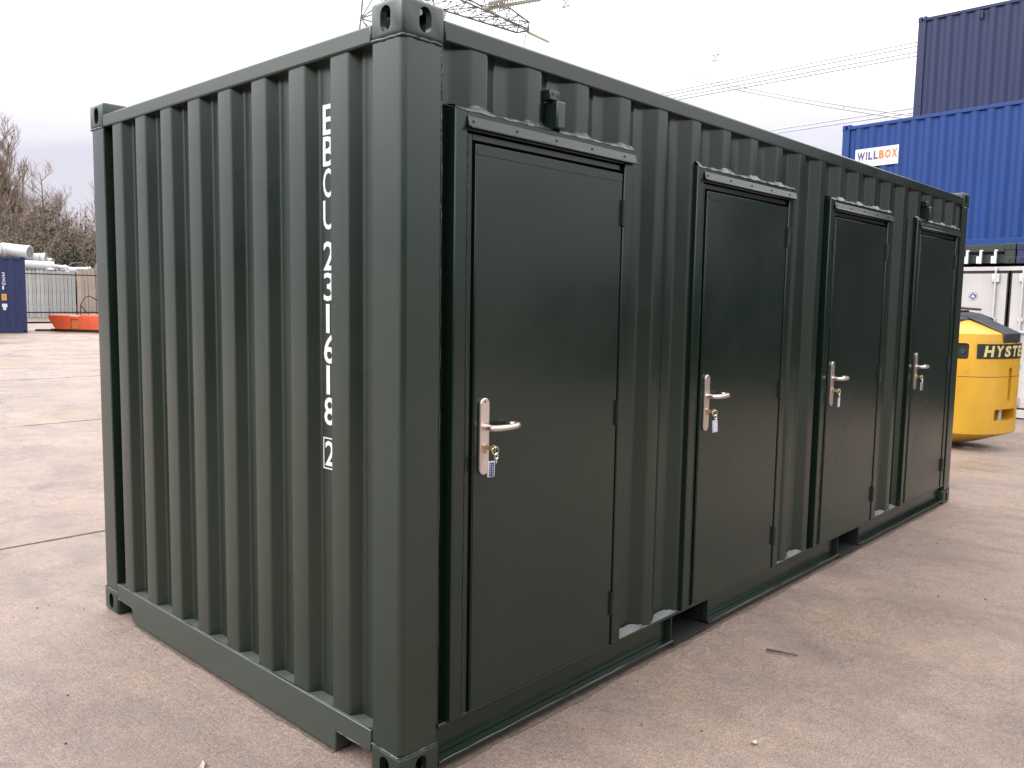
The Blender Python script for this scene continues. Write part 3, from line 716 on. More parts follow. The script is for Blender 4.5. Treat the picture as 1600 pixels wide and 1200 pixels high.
# flat-packed frames lying on the white container
def flat_rack(label, y0, y1, mat, bars):
    r = thing('flat_rack', label, 'flat rack', (14.36, y0, TZ+.004), 0); w_ = y1-y0
    for sy in (0, 1):
        for sx in (0, 1):
            x = 0 if not sx else 5.9; y = 0 if not sy else w_-.16
            mb = MB().box(x, x+.16, y, y+.16, .01, .33); mb.box(x-.01, x+.168, y-.004, y+.164, .0, .118); mb.box(x-.01, x+.168, y-.004, y+.164, .222, .34)
            c_ = build(mb, 'corner_block', mat, r, bevel=.012)
            build(MB().cyl((x-.014, y+.08, .06), (x+.01, y+.08, .06), .028, 12).cyl((x-.014, y+.08, .28), (x+.01, y+.08, .28), .028, 12), 'block_hole', M['dark'], c_)
    build(MB().box(.02, .10, .166, w_-.166, .20, .325), 'upper_beam', mat, r, bevel=.008)
    build(MB().box(.05, .12, .166, w_-.166, .01, .16), 'lower_beam', mat, r, bevel=.008)
    build(MB().box(.17, 5.88, .03, w_-.03, .03, .31), 'folded_panel', mat, r, bevel=.01)
    for y in bars:
        mb = MB(); y = y-y0
        mb.box(-.055, .0, y-.018, y+.018, .002, .215); mb.box(-.055, .0, y+.019, y+.062, .004, .125); mb.box(-.060, -.005, y-.034, y+.014, .205, .232)
        build(mb, 'locking_bar', M['sign_white'], r, bevel=.005)
    return r
flat_rack('dark green folded frame with white locking bars between the white and bright blue containers', 1.475, 3.90, M['dark_green'], [2.197, 1.988, 1.764])
flat_rack('navy folded frame beside the dark green one on top of the white container', -.97, 1.455, M['navy_left'], [])
# bright blue one lying across
blue = plain_container('shipping_container', 'bright blue shipping container with a white sign, second from the top of the stack', (15.93, 5.14, 2.745), R(-97.7), 6.058, 2.438, 2.588, M['blue'])
sg = build(MB().box(.318, 1.215, -.004, .006, 1.700, 2.062), 'sign_board', M['sign_white'], blue, bevel=.002)
mb = MB(); xx = .362
for ch, wd in (('W', .165), ('I', .030), ('L', .090), ('L', .090)):
    text_mb(ch, mb, axes((xx, -.0065, 1.830), (1, 0, 0), (0, 0, 1)), .165, wd, bold=.055); xx += wd+.020
build(mb, 'sign_lettering', M['navy_print'], sg)
mb = MB()
for ch, wd in (('B', .110), ('O', .120), ('X', .120)):
    text_mb(ch, mb, axes((xx, -.0065, 1.830), (1, 0, 0), (0, 0, 1)), .165, wd, bold=.055); xx += wd+.014
build(mb, 'sign_lettering', M['orange_print'], sg)
mb = MB(); text_mb('storage solutions', mb, axes((.56, -.0065, 1.752), (1, 0, 0), (0, 0, 1)), .050, .60); build(mb, 'sign_small_lettering', M['grey_print'], sg)
navy = plain_container('shipping_container', 'faded navy shipping container at the very top of the stack on the right', (18.23, 4.54, 5.338), R(-91.5), 6.058, 2.438, 2.588, M['navy'])
for x in (1.25, 3.0):
    build(MB().box(x, x+.05, -.02, .01, 2.30, 2.46), 'lashing_bracket', M['navy'], navy, bevel=.006)
# containers that carry the stack and close the yard towards the right (seen only as dark reflections)
sup = plain_container('shipping_container', 'dark grey shipping container standing in the row beside the white one', (14.33, 2.85, -.19), 0, 6.058, 2.438, 2.588, M['grey_box'], 'dark containers closing the yard')
near = ['first', 'second', 'third', 'fourth', 'fifth']
for k, (y, n_) in enumerate(((-2.20, 2), (-4.75, 2), (-7.30, 2), (-9.85, 1), (-12.4, 1))):
    for z in range(n_):
        c_ = copy_tree(sup); c_.location = (14.33, y, -.19+2.59*z)
        c_['label'] = 'dark grey container %s, %s to the right of the white one' % (('on the ground', 'on top of another')[z], near[k])
for z, lab in ((.155, 'lower dark grey container carrying the faded navy one'), (2.745, 'upper dark grey container carrying the faded navy one')):
    c_ = copy_tree(sup); c_.location = (20.80, 4.54, z); c_.rotation_euler.z = R(-90); c_['label'] = lab
for k in range(4):  # unseen containers added behind the camera to darken the paint's reflections
    for z in range(2):
        c_ = copy_tree(sup); a_ = R(-45); q_ = Vector((-14.5, -5.5, 0))+Vector((math.cos(a_), math.sin(a_), 0))*k*6.3
        c_.location = (q_.x, q_.y, 2.6*z); c_.rotation_euler.z = a_; c_['group'] = 'dark containers added behind the photographer for reflections'
        c_['label'] = '%s dark grey container added behind the photographer to darken reflections, %s from the left' % (('lower', 'upper')[z], near[k])

# ------------------------------------------------------------------ forklift
fk_h = R(-15)      # heading 15 degrees to the right of +Y
FZ = -.095
fork = thing('forklift', 'yellow forklift with black name band parked behind the far end of the green container', 'forklift', (9.815, .44, FZ), fk_h)
a_, b_ = .62, .52
def plan(scale, n=28, ex=2.35, y_end=1.30):
    pts = []
    for i in range(n+1):
        t = math.pi+math.pi*i/n
        cx, sx_ = math.cos(t), math.sin(t)
        x = a_*math.copysign(abs(cx)**(2/ex), cx); y = b_*math.copysign(abs(sx_)**(2/ex), sx_)
        pts.append((x*scale[0], (y*scale[1])+b_+scale[2]))
    pts = [(-a_*scale[0], y_end)]+pts+[(a_*scale[0], y_end)]
    return pts
def loft(mb, levels):
    n = None
    for z, pts in levels:
        n = len(pts); mb.v += [(x, y, z) for x, y in pts]
    for l in range(len(levels)-1):
        for i in range(n):
            j = (i+1) % n; mb.f.append((l*n+i, l*n+j, (l+1)*n+j, (l+1)*n+i)); mb.m.append(0)
    mb.f.append(tuple(range(n-1, -1, -1))); mb.m.append(0)
    t = (len(levels)-1)*n; mb.f.append(tuple(t+i for i in range(n))); mb.m.append(0)
def counterweight():
    mb = MB()
    loft(mb, [(.09, plan((.72, .60, .17))), (.225, plan((.985, .985, .005))), (.24, plan((1, 1, 0))), (1.18, plan((1, 1, 0))), (1.44, plan((.975, .97, .02))), (1.455, plan((.955, .95, .035))), (1.64, plan((.66, .56, .33)))])
    me = bpy.data.meshes.new('cw'); me.from_pydata(mb.v, [], mb.f); me.update()
    bm = bmesh.new(); bm.from_mesh(me); bmesh.ops.recalc_face_normals(bm, faces=bm.faces); bm.to_mesh(me); bm.free()
    o = bpy.data.objects.new('tmp', me); C.objects.link(o); tmp = []
    def cutter(m_):
        m2 = bpy.data.meshes.new('cut'); m2.from_pydata(m_.v, [], m_.f); m2.update()
        bm = bmesh.new(); bm.from_mesh(m2); bmesh.ops.recalc_face_normals(bm, faces=bm.faces); bm.to_mesh(m2); bm.free()
        q = bpy.data.objects.new('cut', m2); C.objects.link(q); tmp.append(q)
        bo = o.modifiers.new('c', 'BOOLEAN'); bo.operation = 'DIFFERENCE'; bo.solver = 'EXACT'; bo.object = q
    def rr(x0, x1, z0, z1, r=.03, n=5):
        P = []
        for cx, cz, a0 in ((x1-r, z1-r, 0), (x0+r, z1-r, 90), (x0+r, z0+r, 180), (x1-r, z0+r, 270)):
            P += [(cx+r*math.cos(R(a0+90*i/n)), cz+r*math.sin(R(a0+90*i/n))) for i in range(n+1)]
        return P
    cutter(MB().prism(rr(-.23, .23, .395, .535), 'y', -.3, .20))            # tow pocket
    cutter(MB().prism(rr(-.005, .065, .62, 1.04, .03), 'y', -.2, .06))   # pin slot
    for s in (-1, 1):                                                        # lamp recesses round the corner
        m_ = MB().prism(rr(-.07, .07, -.095, .095, .03), 'y', -.10, .09)
        m_.xf(Matrix.Translation((s*.578, .27, 1.235)) @ Matrix.Rotation(R(70)*s, 4, 'Z')); cutter(m_)
    me2 = applied(o)
    for q in tmp+[o]: C.objects.unlink(q); bpy.data.objects.remove(q)
    me2.name = 'counterweight'; me2.materials.clear(); me2.materials.append(M['yellow']); finish(me2, 32)
    return place('counterweight', me2, (0, 0, 0), fork)
cw = counterweight()
def plan_pt(x, off=0.0):      # point of the rear curve at lateral x and its outward normal
    ex = 2.35; c = min(.999, abs(x)/a_); t = math.acos(c**(ex/2))
    y = -b_*(math.sin(t)**(2/ex))+b_
    nx = math.copysign((abs(x)/a_)**(ex-1)/a_, x); ny = -(abs(y-b_)/b_)**(ex-1)/b_; l = math.hypot(nx, ny)
    return Vector((x+nx/l*off, y+ny/l*off, 0)), Vector((nx/l, ny/l, 0))
# black name band following the curve
def arc_xs(x0, x1, n): 
    t0 = math.asin(x0/a_); t1 = math.asin(x1/a_); return [a_*math.sin(t0+(t1-t0)*i/n) for i in range(n+1)]
def band(mb, x0, x1, z0, z1, off, n=24):
    rows = []
    for x in arc_xs(x0, x1, n):
        p0, _ = plan_pt(x, off); p1, _ = plan_pt(x, off-.004); rows.append(((p0.x, p0.y, z0), (p0.x, p0.y, z1), (p1.x, p1.y, z1), (p1.x, p1.y, z0)))
    o0 = len(mb.v)
    for r_ in rows: mb.v += list(r_)
    for i in range(n):
        for j in range(4):
            k = (j+1) % 4; mb.f.append((o0+4*i+j, o0+4*(i+1)+j, o0+4*(i+1)+k, o0+4*i+k)); mb.m.append(0)
    mb.f += [(o0, o0+1, o0+2, o0+3), (o0+4*n+3, o0+4*n+2, o0+4*n+1, o0+4*n)]; mb.m += [0, 0]
mb = MB(); band(mb, -.475, .475, 1.150, 1.325, .005)
nb = build(mb, 'name_band', M['black'], fork)
# letters bent on to the band
tl = MB(); flat = MB(); x = -.40
for ch in 'HYSTER':
    wl = text_mb(ch, flat, axes((x, 0, 1.172), (1, 0, 0), (0, 0, 1)), .132, .112, bold=.045); x += .108+.030
# subdivide letter faces so that they bend, then map arc length on to the curve
me = bpy.data.meshes.new('t'); me.from_pydata(flat.v, [], flat.f)
arc = [0.0]; samp = arc_xs(-.60, .60, 240)
for i in range(240): arc.append(arc[-1]+(plan_pt(samp[i+1])[0]-plan_pt(samp[i])[0]).length)
mid = arc[120]
def bend(v):
    s = mid+v[0]*1.06; i = max(0, min(239, next((k for k in range(240) if arc[k+1] >= s), 239)))
    f_ = (s-arc[i])/max(1e-6, arc[i+1]-arc[i]); xx = samp[i]+(samp[i+1]-samp[i])*f_
    xx += (v[2]-1.24)*.12
    p_, _ = plan_pt(max(-.6, min(.6, xx)), .0085); return (p_.x, p_.y, v[2])
tl.add([bend(v) for v in flat.v], flat.f); bpy.data.meshes.remove(me)
build(tl, 'lettering', M['yellow_print'], nb)
mb = MB(); band(mb, -.585, .585, .928, .933, .0015); build(mb, 'panel_seam', M['black'], fork)
for s in (-1, 1):
    mb = MB().box(-.062, .062, .045, .088, -.085, .085); mb.xf(Matrix.Translation((s*.578, .27, 1.235)) @ Matrix.Rotation(R(70)*s, 4, 'Z'))
    lb = build(mb, 'lamp_recess', M['black'], fork)
    mb = MB().cyl((0, .035, .0), (0, .05, .0), .035, 14); mb.xf(Matrix.Translation((s*.578, .27, 1.235)) @ Matrix.Rotation(R(70)*s, 4, 'Z'))
    build(mb, 'tail_lamp', M['hood'], lb, smooth=40)
build(MB().cyl((0.02, .10, .36), (0.02, .10, .60), .030, 14), 'tow_pin', M['galv'], fork, smooth=40)
# dark grey stripe on the middle of the top and the engine hood
mb = MB()
sp = [(-.17, .030, 1.4475), (.17, .030, 1.4475), (.17, .060, 1.4675), (-.17, .060, 1.4675)]
st = MB(); st.prism([(-.003+.02, 1.34), (.012, 1.447), (.036, 1.466), (.50, 1.655), (.51, 1.640), (.05, 1.45), (.03, 1.34)], 'x', -.13, .22); build(st, 'centre_stripe', M['hood'], fork, bevel=.004)
hd = MB(); loft(hd, [(1.50, [(-.44, .47), (.44, .47), (.46, 1.9), (-.46, 1.9)]), (1.62, [(-.45, .46), (.45, .46), (.47, 1.9), (-.47, 1.9)]), (1.68, [(-.39, .60), (.39, .60), (.42, 1.85), (-.42, 1.85)]), (1.71, [(-.30, .76), (.30, .76), (.32, 1.75), (-.32, 1.75)])])
build(hd, 'hood', M['hood'], fork, bevel=.02, seg=3)
build(MB().box(-.25, .25, .68, .95, 1.695, 1.722), 'hood_vent', M['black'], fork, bevel=.01)
# chassis, wheels, guard, seat, mast and forks (behind the green container from here)
build(MB().box(-.56, .56, 1.25, 2.7, .30, 1.0), 'chassis', M['yellow'], fork, bevel=.04, seg=3)
for s in (-1, 1):
    for y, r, wd in ((.95, .27, .20), (2.55, .36, .26)):
        wx = s*(.47 if y < 1 else .56)
        wh = build(MB().cyl((wx-wd/2, y, r), (wx+wd/2, y, r), r, 28), 'wheel', M['tyre'], fork, bevel=.03, seg=3, ang=50)
        build(MB().cyl((wx-wd/2-.004, y, r), (wx+wd/2+.004, y, r), r*.55, 20), 'wheel_rim', M['yellow'], wh, bevel=.01, ang=50)
gd = MB()
for s in (-1, 1): gd.tube([(s*.50, 1.62, 1.0), (s*.50, 1.70, 2.05), (s*.48, 1.85, 2.16), (s*.48, 2.75, 2.16), (s*.50, 3.0, 1.9), (s*.50, 3.05, .9)], .035, 8)
for y in lin(1.9, 2.7, 5): gd.box(-.47, .47, y-.02, y+.02, 2.14, 2.17)
build(gd, 'overhead_guard', M['black'], fork, smooth=50)
build(MB().box(-.24, .24, 1.55, 2.05, 1.12, 1.24).box(-.22, .22, 1.52, 1.64, 1.24, 1.75), 'seat', M['black'], fork, bevel=.04, seg=3)
ms = MB()
for s in (-1, 1): ms.box(s*.33-.05, s*.33+.05, 3.02, 3.16, .10, 2.15)
for z in (.4, 1.2, 2.05): ms.box(-.28, .28, 3.04, 3.12, z, z+.09)
build(ms, 'mast', M['black'], fork, bevel=.008)
for s in (-1, 1): build(MB().box(s*.25-.05, s*.25+.05, 3.20, 3.25, .06, .7).box(s*.25-.05, s*.25+.05, 3.25, 4.25, .06, .10), 'fork', M['black'], fork, bevel=.006)
tag(build(MB().tube([(9.50, 1.20, 1.655), (9.78, 1.02, 1.652), (10.05, .86, 1.636)], .016, 7), 'stick', M['bare_wood'], smooth=50), 'thin brown stick lying across the dark hood of the forklift', 'stick')

# ------------------------------------------------------------------ navy container on the left
th = R(-12); ll = 6.058; hz = 2.66
lx, ly = 8.53-ll*math.cos(th), 30.82-ll*math.sin(th)
left = plain_container('shipping_container', 'navy blue shipping container with white lettering and a yellow sticker at the left edge', (lx, ly, .215), th, ll, 2.438, hz, M['navy_left'])
mb = MB(); xc = ll-.72
for i, ch in enumerate('22G1'): text_mb(ch, mb, axes((xc, .003, 1.98-i*.155), (1, 0, 0), (0, 0, 1)), .125, .05 if ch == '1' else .10, bold=.015)
build(mb, 'size_code', M['white_paint'], left)
st = build(MB().box(xc-.03, xc+.12, .001, .005, 1.14, 1.36), 'warning_sticker', M['sticker_yellow'], left)
build(MB().box(xc+.02, xc+.07, -.0005, .0008, 1.18, 1.32), 'sticker_print', M['orange_print'], st)
build(MB().box(xc-.03, xc+.13, .001, .005, .90, 1.02).box(xc, xc+.09, .001, .005, .80, .895), 'data_plate', M['white_paint'], left)
mb = MB(); xb = ll-1.32
for i, ch in enumerate('BOX'): text_mb(ch, mb, axes((xb, .003, 1.62-i*.44), (1, 0, 0), (0, 0, 1)), .40, .40, bold=.02)
build(mb, 'big_lettering', M['white_paint'], left)

# ------------------------------------------------------------------ orange barrier lying on the yard, with a pallet under its end
bar = thing('barrier', 'orange plastic water-filled barrier lying in front of the pale fence', 'barrier', (9.52, 31.8, .222), math.atan2(-3.5, .85)+R(14))
sil = [(.02, .47), (.02, .56), (.08, .62), (.92, .62), (.99, .58), (1.36, .58), (1.43, .64), (3.05, .64), (3.12, .56), (3.12, .47), (2.72, .09), (.32, .09)]
mb = MB().prism(sil, 'x' if False else 'y', .052, .56)
for x0, x1 in ((0, 1.0), (1.35, 3.2)):
    if x0 == 0: mb.prism([(.02, .47), (.02, .56), (.08, .60), (.995, .60), (.995, .09), (.32, .09)], 'y', .0, .0515)
    else: mb.prism([(1.355, .60), (3.05, .60), (3.12, .56), (3.12, .47), (2.72, .09), (1.355, .09)], 'y', .0, .0515)
mb.box(.9955, 1.3545, .004, .0515, .46, .575)
build(mb, 'barrier_body', M['orange'], bar, bevel=.018, seg=2, ang=25)
build(MB().box(1.02, 1.33, .040, .051, .12, .44), 'recess_panel', M['orange_print'], bar, bevel=.004)
build(MB().box(.05, 3.1, .06, .52, .0, .10), 'barrier_foot', M['black'], bar, bevel=.01)
sk = thing('skid', 'dark timber skid sticking out from under the left end of the orange barrier', 'skid', (9.36, 31.95, .222), R(-40))
for y in (0, .22): build(MB().box(-.25, .9, y, y+.12, 0, .07), 'skid_board', M['bare_wood'], sk, bevel=.008)

# ------------------------------------------------------------------ fences at the back
FY = 49.0
fence = thing('palisade_fence', 'pale galvanised palisade fence with pointed pales at the back of the yard', 'fence', (14.4, FY, .22))
pitch = .205
def pale_mb(h):
    mb = MB(); w2 = .091
    P = [(-w2, 0), (w2, 0), (w2, h-.16), (w2*.9, h-.10), (w2*.35, h-.15), (0, h), (-w2*.35, h-.15), (-w2*.9, h-.10), (-w2, h-.16)]
    mb.prism(P, 'y', -.006, .0); mb.box(-.012, .012, -.018, -.0065, 0, h-.2)
    return mb
pm = None
for i in range(-18, 12):
    if pm is None:
        o = build(pale_mb(2.74), 'pale', M['pale'], fence); pm = o
        o.location = (i*pitch, 0, o.location.z)
    else:
        o = pm.copy(); C.objects.link(o); o.location = (i*pitch, random.uniform(-.01, .01), pm.location.z+random.uniform(-.02, .02)); o.rotation_euler.y = random.uniform(-.008, .008)
for z in (.62, 2.28): build(MB().box(-18.5*pitch, 11.6*pitch, .002, .05, z-.03, z+.03), 'fence_rail', M['pale'], fence)
for x in (-3.6, -.9, 1.9): build(MB().box(x-.05, x+.05, .055, .15, -.3, 2.6), 'fence_post', M['pale'], fence)
bf = thing('board_fence', 'brown timber board fence to the right of the pale palisade fence', 'fence', (14.4+11.9*pitch, FY+.02, .22))
for i in range(34):
    h = 2.78+.012*i+random.uniform(-.03, .03); wd = random.uniform(.17, .21)
    build(MB().box(i*.205, i*.205+wd, random.uniform(-.012, .0), .022, .02, h), 'board', M['board'], bf)
for z in (.5, 2.2): build(MB().box(-.02, 34*.205, .024, .07, z-.05, z+.05), 'board_rail', M['board'], bf)
build(MB().prism([(1.03, 0), (1.23, 0), (1.23, 2.95), (1.13, 3.22), (1.03, 2.95)], 'y', -.09, -.015), 'pointed_post', M['board'], bf)
rl = thing('railing', 'low dark steel railing with two thin rails in front of the pale fence', 'railing', (14.4, 46.8, .22))
build(MB().box(-5, 11, -.02, .02, 2.36, 2.42), 'top_rail', M['black'], rl)
build(MB().box(-5, 11, -.02, .02, .33, .40), 'bottom_rail', M['black'], rl)
for x in (-4.4, -1.6, 3.42, 6.2, 9): build(MB().box(x-.03, x+.03, -.03, .03, -.1, 2.40), 'railing_post', M['black'], rl)
for i in range(46):
    if i in (16, 30): continue
    pass
hs = MB(); hs.tube([(16.05, 46.6, .23), (16.12, 46.6, 1.0), (16.3, 46.6, 1.36), (16.55, 46.6, 1.50), (16.85, 46.6, 1.36), (17.3, 46.6, 1.0), (17.8, 46.6, .88)], .03, 7); hs.tube([(16.12, 46.58, .95), (16.4, 46.58, .6), (16.75, 46.58, .24)], .025, 6)
tag(build(hs, 'hose', M['black'], smooth=50), 'black hose bent in an arch in front of the timber boards', 'hose')
cb = MB(); cb.tube([(16.5+.55+.55*math.cos(a)*1.1, 49.3, 2.95+.42*math.sin(a)) for a in lin(math.pi, 0, 14)], .022, 6)
tag(build(cb, 'cable_loop', M['grey_liner'], smooth=50), 'thin grey cable loop arching above the top of the fence', 'cable')

# white ducts and bags heaped behind the fence
def pipe(label, a, b, r, ribs=0, liner=True, grp='white ducts heaped behind the fence'):
    a = Vector(a); b = Vector(b); m_ = (a+b)/2
    t = thing('duct', label, 'duct', (m_.x, m_.y, min(a.z, b.z)-r), 0, grp)
    o0 = Vector(t.location); d = (b-a).normalized()
    body = build(MB().tube([a-o0, a-o0+(b-a)*.5, b-o0], r, 20), 'duct_wall', M['pvc'], t, smooth=50)
    mb = MB(); mb.tube([b-o0+d*.004, b-o0+d*.016], r*.86, 20); build(mb, 'duct_mouth', M['grey_liner'], t, smooth=50)
    mb = MB(); mb.tube([b-o0-d*.10, b-o0+d*.012], r*1.07, 20, cap=False); build(mb, 'duct_collar', M['pvc'], t, smooth=50)
    if ribs:
        mb = MB()
        for k in range(ribs): q = a-o0+(b-a)*(k+.5)/ribs; mb.tube([q-d*.02, q+d*.02], r*1.04, 18)
        build(mb, 'duct_rib', M['grey_liner'], t, smooth=50)
    return t
pipe('large white duct with a grey mouth at the top of the heap', (13.70, 51.0, 4.0), (14.74, 49.9, 3.84), .36)
pipe('white ribbed duct lying right of the large grey-mouthed duct', (14.85, 50.6, 3.50), (15.62, 50.1, 3.54), .31, 2)
pipe('grey-ribbed white duct pointing left above the navy container roof', (13.95, 51.0, 3.92), (12.7, 50.3, 3.86), .38, 3)
pipe('white duct lying lowest on the heap just above the fence tops', (14.2, 49.9, 3.16), (15.85, 49.75, 3.10), .27)
pipe('short white duct elbow at the right end of the heap', (15.60, 50.5, 3.46), (15.92, 50.0, 3.36), .19)
pipe('long thin white duct lying along the fence top at the right', (16.0, 50.0, 3.10), (17.0, 49.7, 2.94), .15)
pipe('pale grey duct lying on the fence top below the cable loop', (16.6, 49.6, 2.90), (17.75, 49.4, 2.96), .19)
hb = MB()
for i in range(26): hb.blob((random.uniform(12.4, 16.6), random.uniform(50.6, 52.4), .3+random.uniform(.2, 2.6)), random.uniform(.4, .7), (1.2, 1, .8))
tag(build(hb, 'earth_mound', M['earth'], smooth=60), 'brown earth mound carrying the white ducts behind the pale fence', 'mound', kind='stuff')
hb = MB()
for i in range(18): hb.blob((random.uniform(15.6, 16.6), random.uniform(49.5, 50.1), random.uniform(2.75, 3.15)), random.uniform(.12, .24), (1.3, 1, .8), .3)
tag(build(hb, 'sacks', M['pvc'], smooth=60), 'crumpled white sacks at the right end of the white ducts', 'sacks', kind='stuff')

# ------------------------------------------------------------------ trees and scrub
def grow(mbT, mbW, p, d, ln, r, lvl, rnd, maxl, up=.10, spread=.6):
    n = 4 if lvl < 2 else 3; pts = [p.copy()]; q = p.copy(); dd = d.copy()
    for i in range(n):
        dd = (dd+Vector((rnd.uniform(-.16, .16), rnd.uniform(-.16, .16), up*rnd.uniform(0, 1)))).normalized()
        q = q+dd*ln/n; pts.append(q.copy())
    r2 = r*.55
    (mbT if lvl < 2 else mbW).tube(pts, r, 6 if lvl < 1 else (4 if lvl < 3 else 3), r2, cap=False)
    if lvl >= maxl: return
    if lvl < 2: grow(mbT, mbW, pts[-1], (dd+Vector((rnd.uniform(-.2, .2), rnd.uniform(-.2, .2), .3))).normalized(), ln*.72, r2, lvl+1, rnd, maxl, up, spread)
    nb = rnd.randint(5, 7) if lvl < 2 else rnd.randint(4, 6)
    for k in range(nb):
        t = rnd.uniform(.35 if lvl == 0 else .2, 1.0); i = min(n-1, int(t*n)); base = pts[i].lerp(pts[i+1], t*n-i)
        ax = Vector((rnd.uniform(-1, 1), rnd.uniform(-1, 1), rnd.uniform(-.3, .6))).normalized()
        nd = (dd*(1-spread)+ax*spread+Vector((0, 0, up))).normalized()
        grow(mbT, mbW, base, nd, ln*rnd.uniform(.45, .68), max(.0075, r*rnd.uniform(.36, .52)), lvl+1, rnd, maxl, up, spread)
def bare_tree(x, y, h, r, label, seed, lean=(0, 0), maxl=4, spread=.55):
    rnd = random.Random(seed); t = thing('bare_tree', label, 'tree', (x, y, .15), 0, 'bare winter trees behind the fence')
    a, b = MB(), MB(); grow(a, b, Vector((0, 0, 0)), Vector((lean[0], lean[1], 1)).normalized(), h*.40, r, 0, rnd, maxl, .16, spread)
    build(a, 'trunk', M['bark'], t); build(b, 'crown', M['twig'], t)
bare_tree(16.6, 59.5, 13.6, .34, 'tallest bare winter tree with a thick trunk at the left edge', 11, (.0, 0), 5, .5)
bare_tree(14.6, 63.0, 12.5, .26, 'slender bare tree leaning left of the tallest one', 5, (-.1, 0), 4)
bare_tree(18.9, 62.0, 10.6, .20, 'bare tree with a long sideways limb, between the tallest tree and the container corner', 8, (.16, 0), 5, .6)
bare_tree(20.8, 63.5, 9.6, .17, 'small bare tree with fine twigs just left of the green container', 21, (.05, 0), 5, .55)
bare_tree(22.3, 61.5, 9.2, .16, 'small bare tree rising behind the corner of the green container', 33, (0, 0), 4, .55)
bare_tree(12.2, 60.0, 12.0, .24, 'bare tree outside the left edge of the yard', 41, (0, 0), 4)
for i in range(5): bare_tree(25.5+i*3.4, 60+random.uniform(-2, 4), random.uniform(9, 12), .2, 'bare tree behind the green container, in the %s place from its corner' % near[i], 60+i, (0, 0), 4)

def scrub(x, y, h, wd, mats, label, seed, n=5200):
    rnd = random.Random(seed); t = thing('shrub', label, 'shrub', (x, y, .12), 0, 'scrub bushes behind the fence')
    st = MB()
    for i in range(34):
        a = rnd.uniform(0, 2*math.pi); sp = rnd.uniform(.1, .62)*wd*.5
        b0 = Vector((rnd.uniform(-.25, .25)*wd, rnd.uniform(-.25, .25)*wd, 0)); top = Vector((b0.x+math.cos(a)*sp, b0.y+math.sin(a)*sp, h*rnd.uniform(.6, 1.08)))
        mdp = (b0+top)/2+Vector((rnd.uniform(-.3, .3), rnd.uniform(-.3, .3), rnd.uniform(0, .4)))
        st.tube([b0, mdp, top], .035, 3, .012, cap=False)
        for k in range(14):
            tt = rnd.uniform(.25, 1); p0 = mdp.lerp(top, (tt-.5)*2) if tt > .5 else b0.lerp(mdp, tt*2)
            p1 = p0+Vector((rnd.uniform(-1, 1), rnd.uniform(-1, 1), rnd.uniform(.1, 1.2))).normalized()*rnd.uniform(.4, 1.2)
            st.tube([p0, p0.lerp(p1, .5)+Vector((0, 0, .05)), p1], .014, 3, .006, cap=False)
    build(st, 'stems', M['twig'], t)
    # foliage: leaf clumps spread through uneven lobes
    lobes = [(Vector((rnd.uniform(-.5, .5)*wd, rnd.uniform(-.5, .5)*wd, h*rnd.uniform(.12, .82))), rnd.uniform(.13, .26)*h) for _ in range(26)]
    lobes += [(Vector((rnd.uniform(-.5, .5)*wd, rnd.uniform(-.5, .5)*wd, h*rnd.uniform(.02, .3))), .2*h) for _ in range(8)]
    fo = [MB() for _ in mats]
    for c_, rr in lobes:
        k = rnd.randrange(len(mats))
        for i in range(n//len(lobes)):
            dv = Vector((rnd.gauss(0, 1), rnd.gauss(0, 1), rnd.gauss(0, 1))).normalized()*rr*(rnd.random()**.45)
            p_ = c_+dv
            if p_.z < .02: continue
            u = Vector((rnd.uniform(-1, 1), rnd.uniform(-1, 1), rnd.uniform(-.6, 1.4))).normalized(); v = u.cross(Vector((rnd.uniform(-1, 1), rnd.uniform(-1, 1), rnd.uniform(-1, 1)))).normalized()
            s1 = rnd.uniform(.10, .30); s2 = rnd.uniform(.018, .07)
            fo[k if rnd.random() < .8 else rnd.randrange(len(mats))].add([p_-u*s1*.5, p_+v*s2, p_+u*s1*.5, p_-v*s2], [(0, 1, 2, 3)])
    for f_, m_ in zip(fo, mats):
        if f_.v: build(f_, 'foliage', M[m_], t)
SB = [(12.6, 55, 7.0, 4.5, ('scrub_brown', 'scrub_rust'), 'brown scrub bush at the left edge below the tallest tree'),
      (15.6, 56, 6.8, 4.6, ('scrub_rust', 'scrub_brown', 'scrub_olive'), 'rusty brown scrub bush at the foot of the tallest tree'),
      (18.4, 57, 6.2, 4.4, ('scrub_brown', 'scrub_olive'), 'olive brown scrub bush in the middle of the thicket'),
      (18.7, 53.6, 4.6, 3.6, ('scrub_dark', 'scrub_olive'), 'dark evergreen bush low behind the timber boards'),
      (16.9, 53.2, 4.2, 3.4, ('scrub_dark', 'scrub_olive', 'scrub_brown'), 'dark ivy-like bush low behind the white ducts'),
      (20.9, 56.5, 6.3, 4.2, ('scrub_olive', 'scrub_brown'), 'loose olive bush just left of the green container'),
      (23.2, 55.5, 6.0, 4.4, ('scrub_brown', 'scrub_rust'), 'brown bush behind the corner of the green container'),
      (14.0, 53.3, 4.6, 3.6, ('scrub_brown', 'scrub_olive', 'scrub_dark'), 'brown bush behind the heap of white ducts'),
      (20.4, 60.5, 7.4, 4.6, ('scrub_olive', 'scrub_rust'), 'yellowish bush rising at the back of the thicket'),
      (17.3, 61.0, 7.8, 5.0, ('scrub_brown', 'scrub_rust'), 'tall brown bush at the back of the thicket')]
for i, (x, y, h, wd, ms_, lab) in enumerate(SB): scrub(x, y, h, wd, ms_, lab, 100+i)
for i in range(4): scrub(27+i*4.5, 56+random.uniform(-1, 2), 5.8, 4.6, ('scrub_brown', 'scrub_olive'), 'brown bush behind the green container, in the %s place from its corner' % near[i], 150+i, 2600)

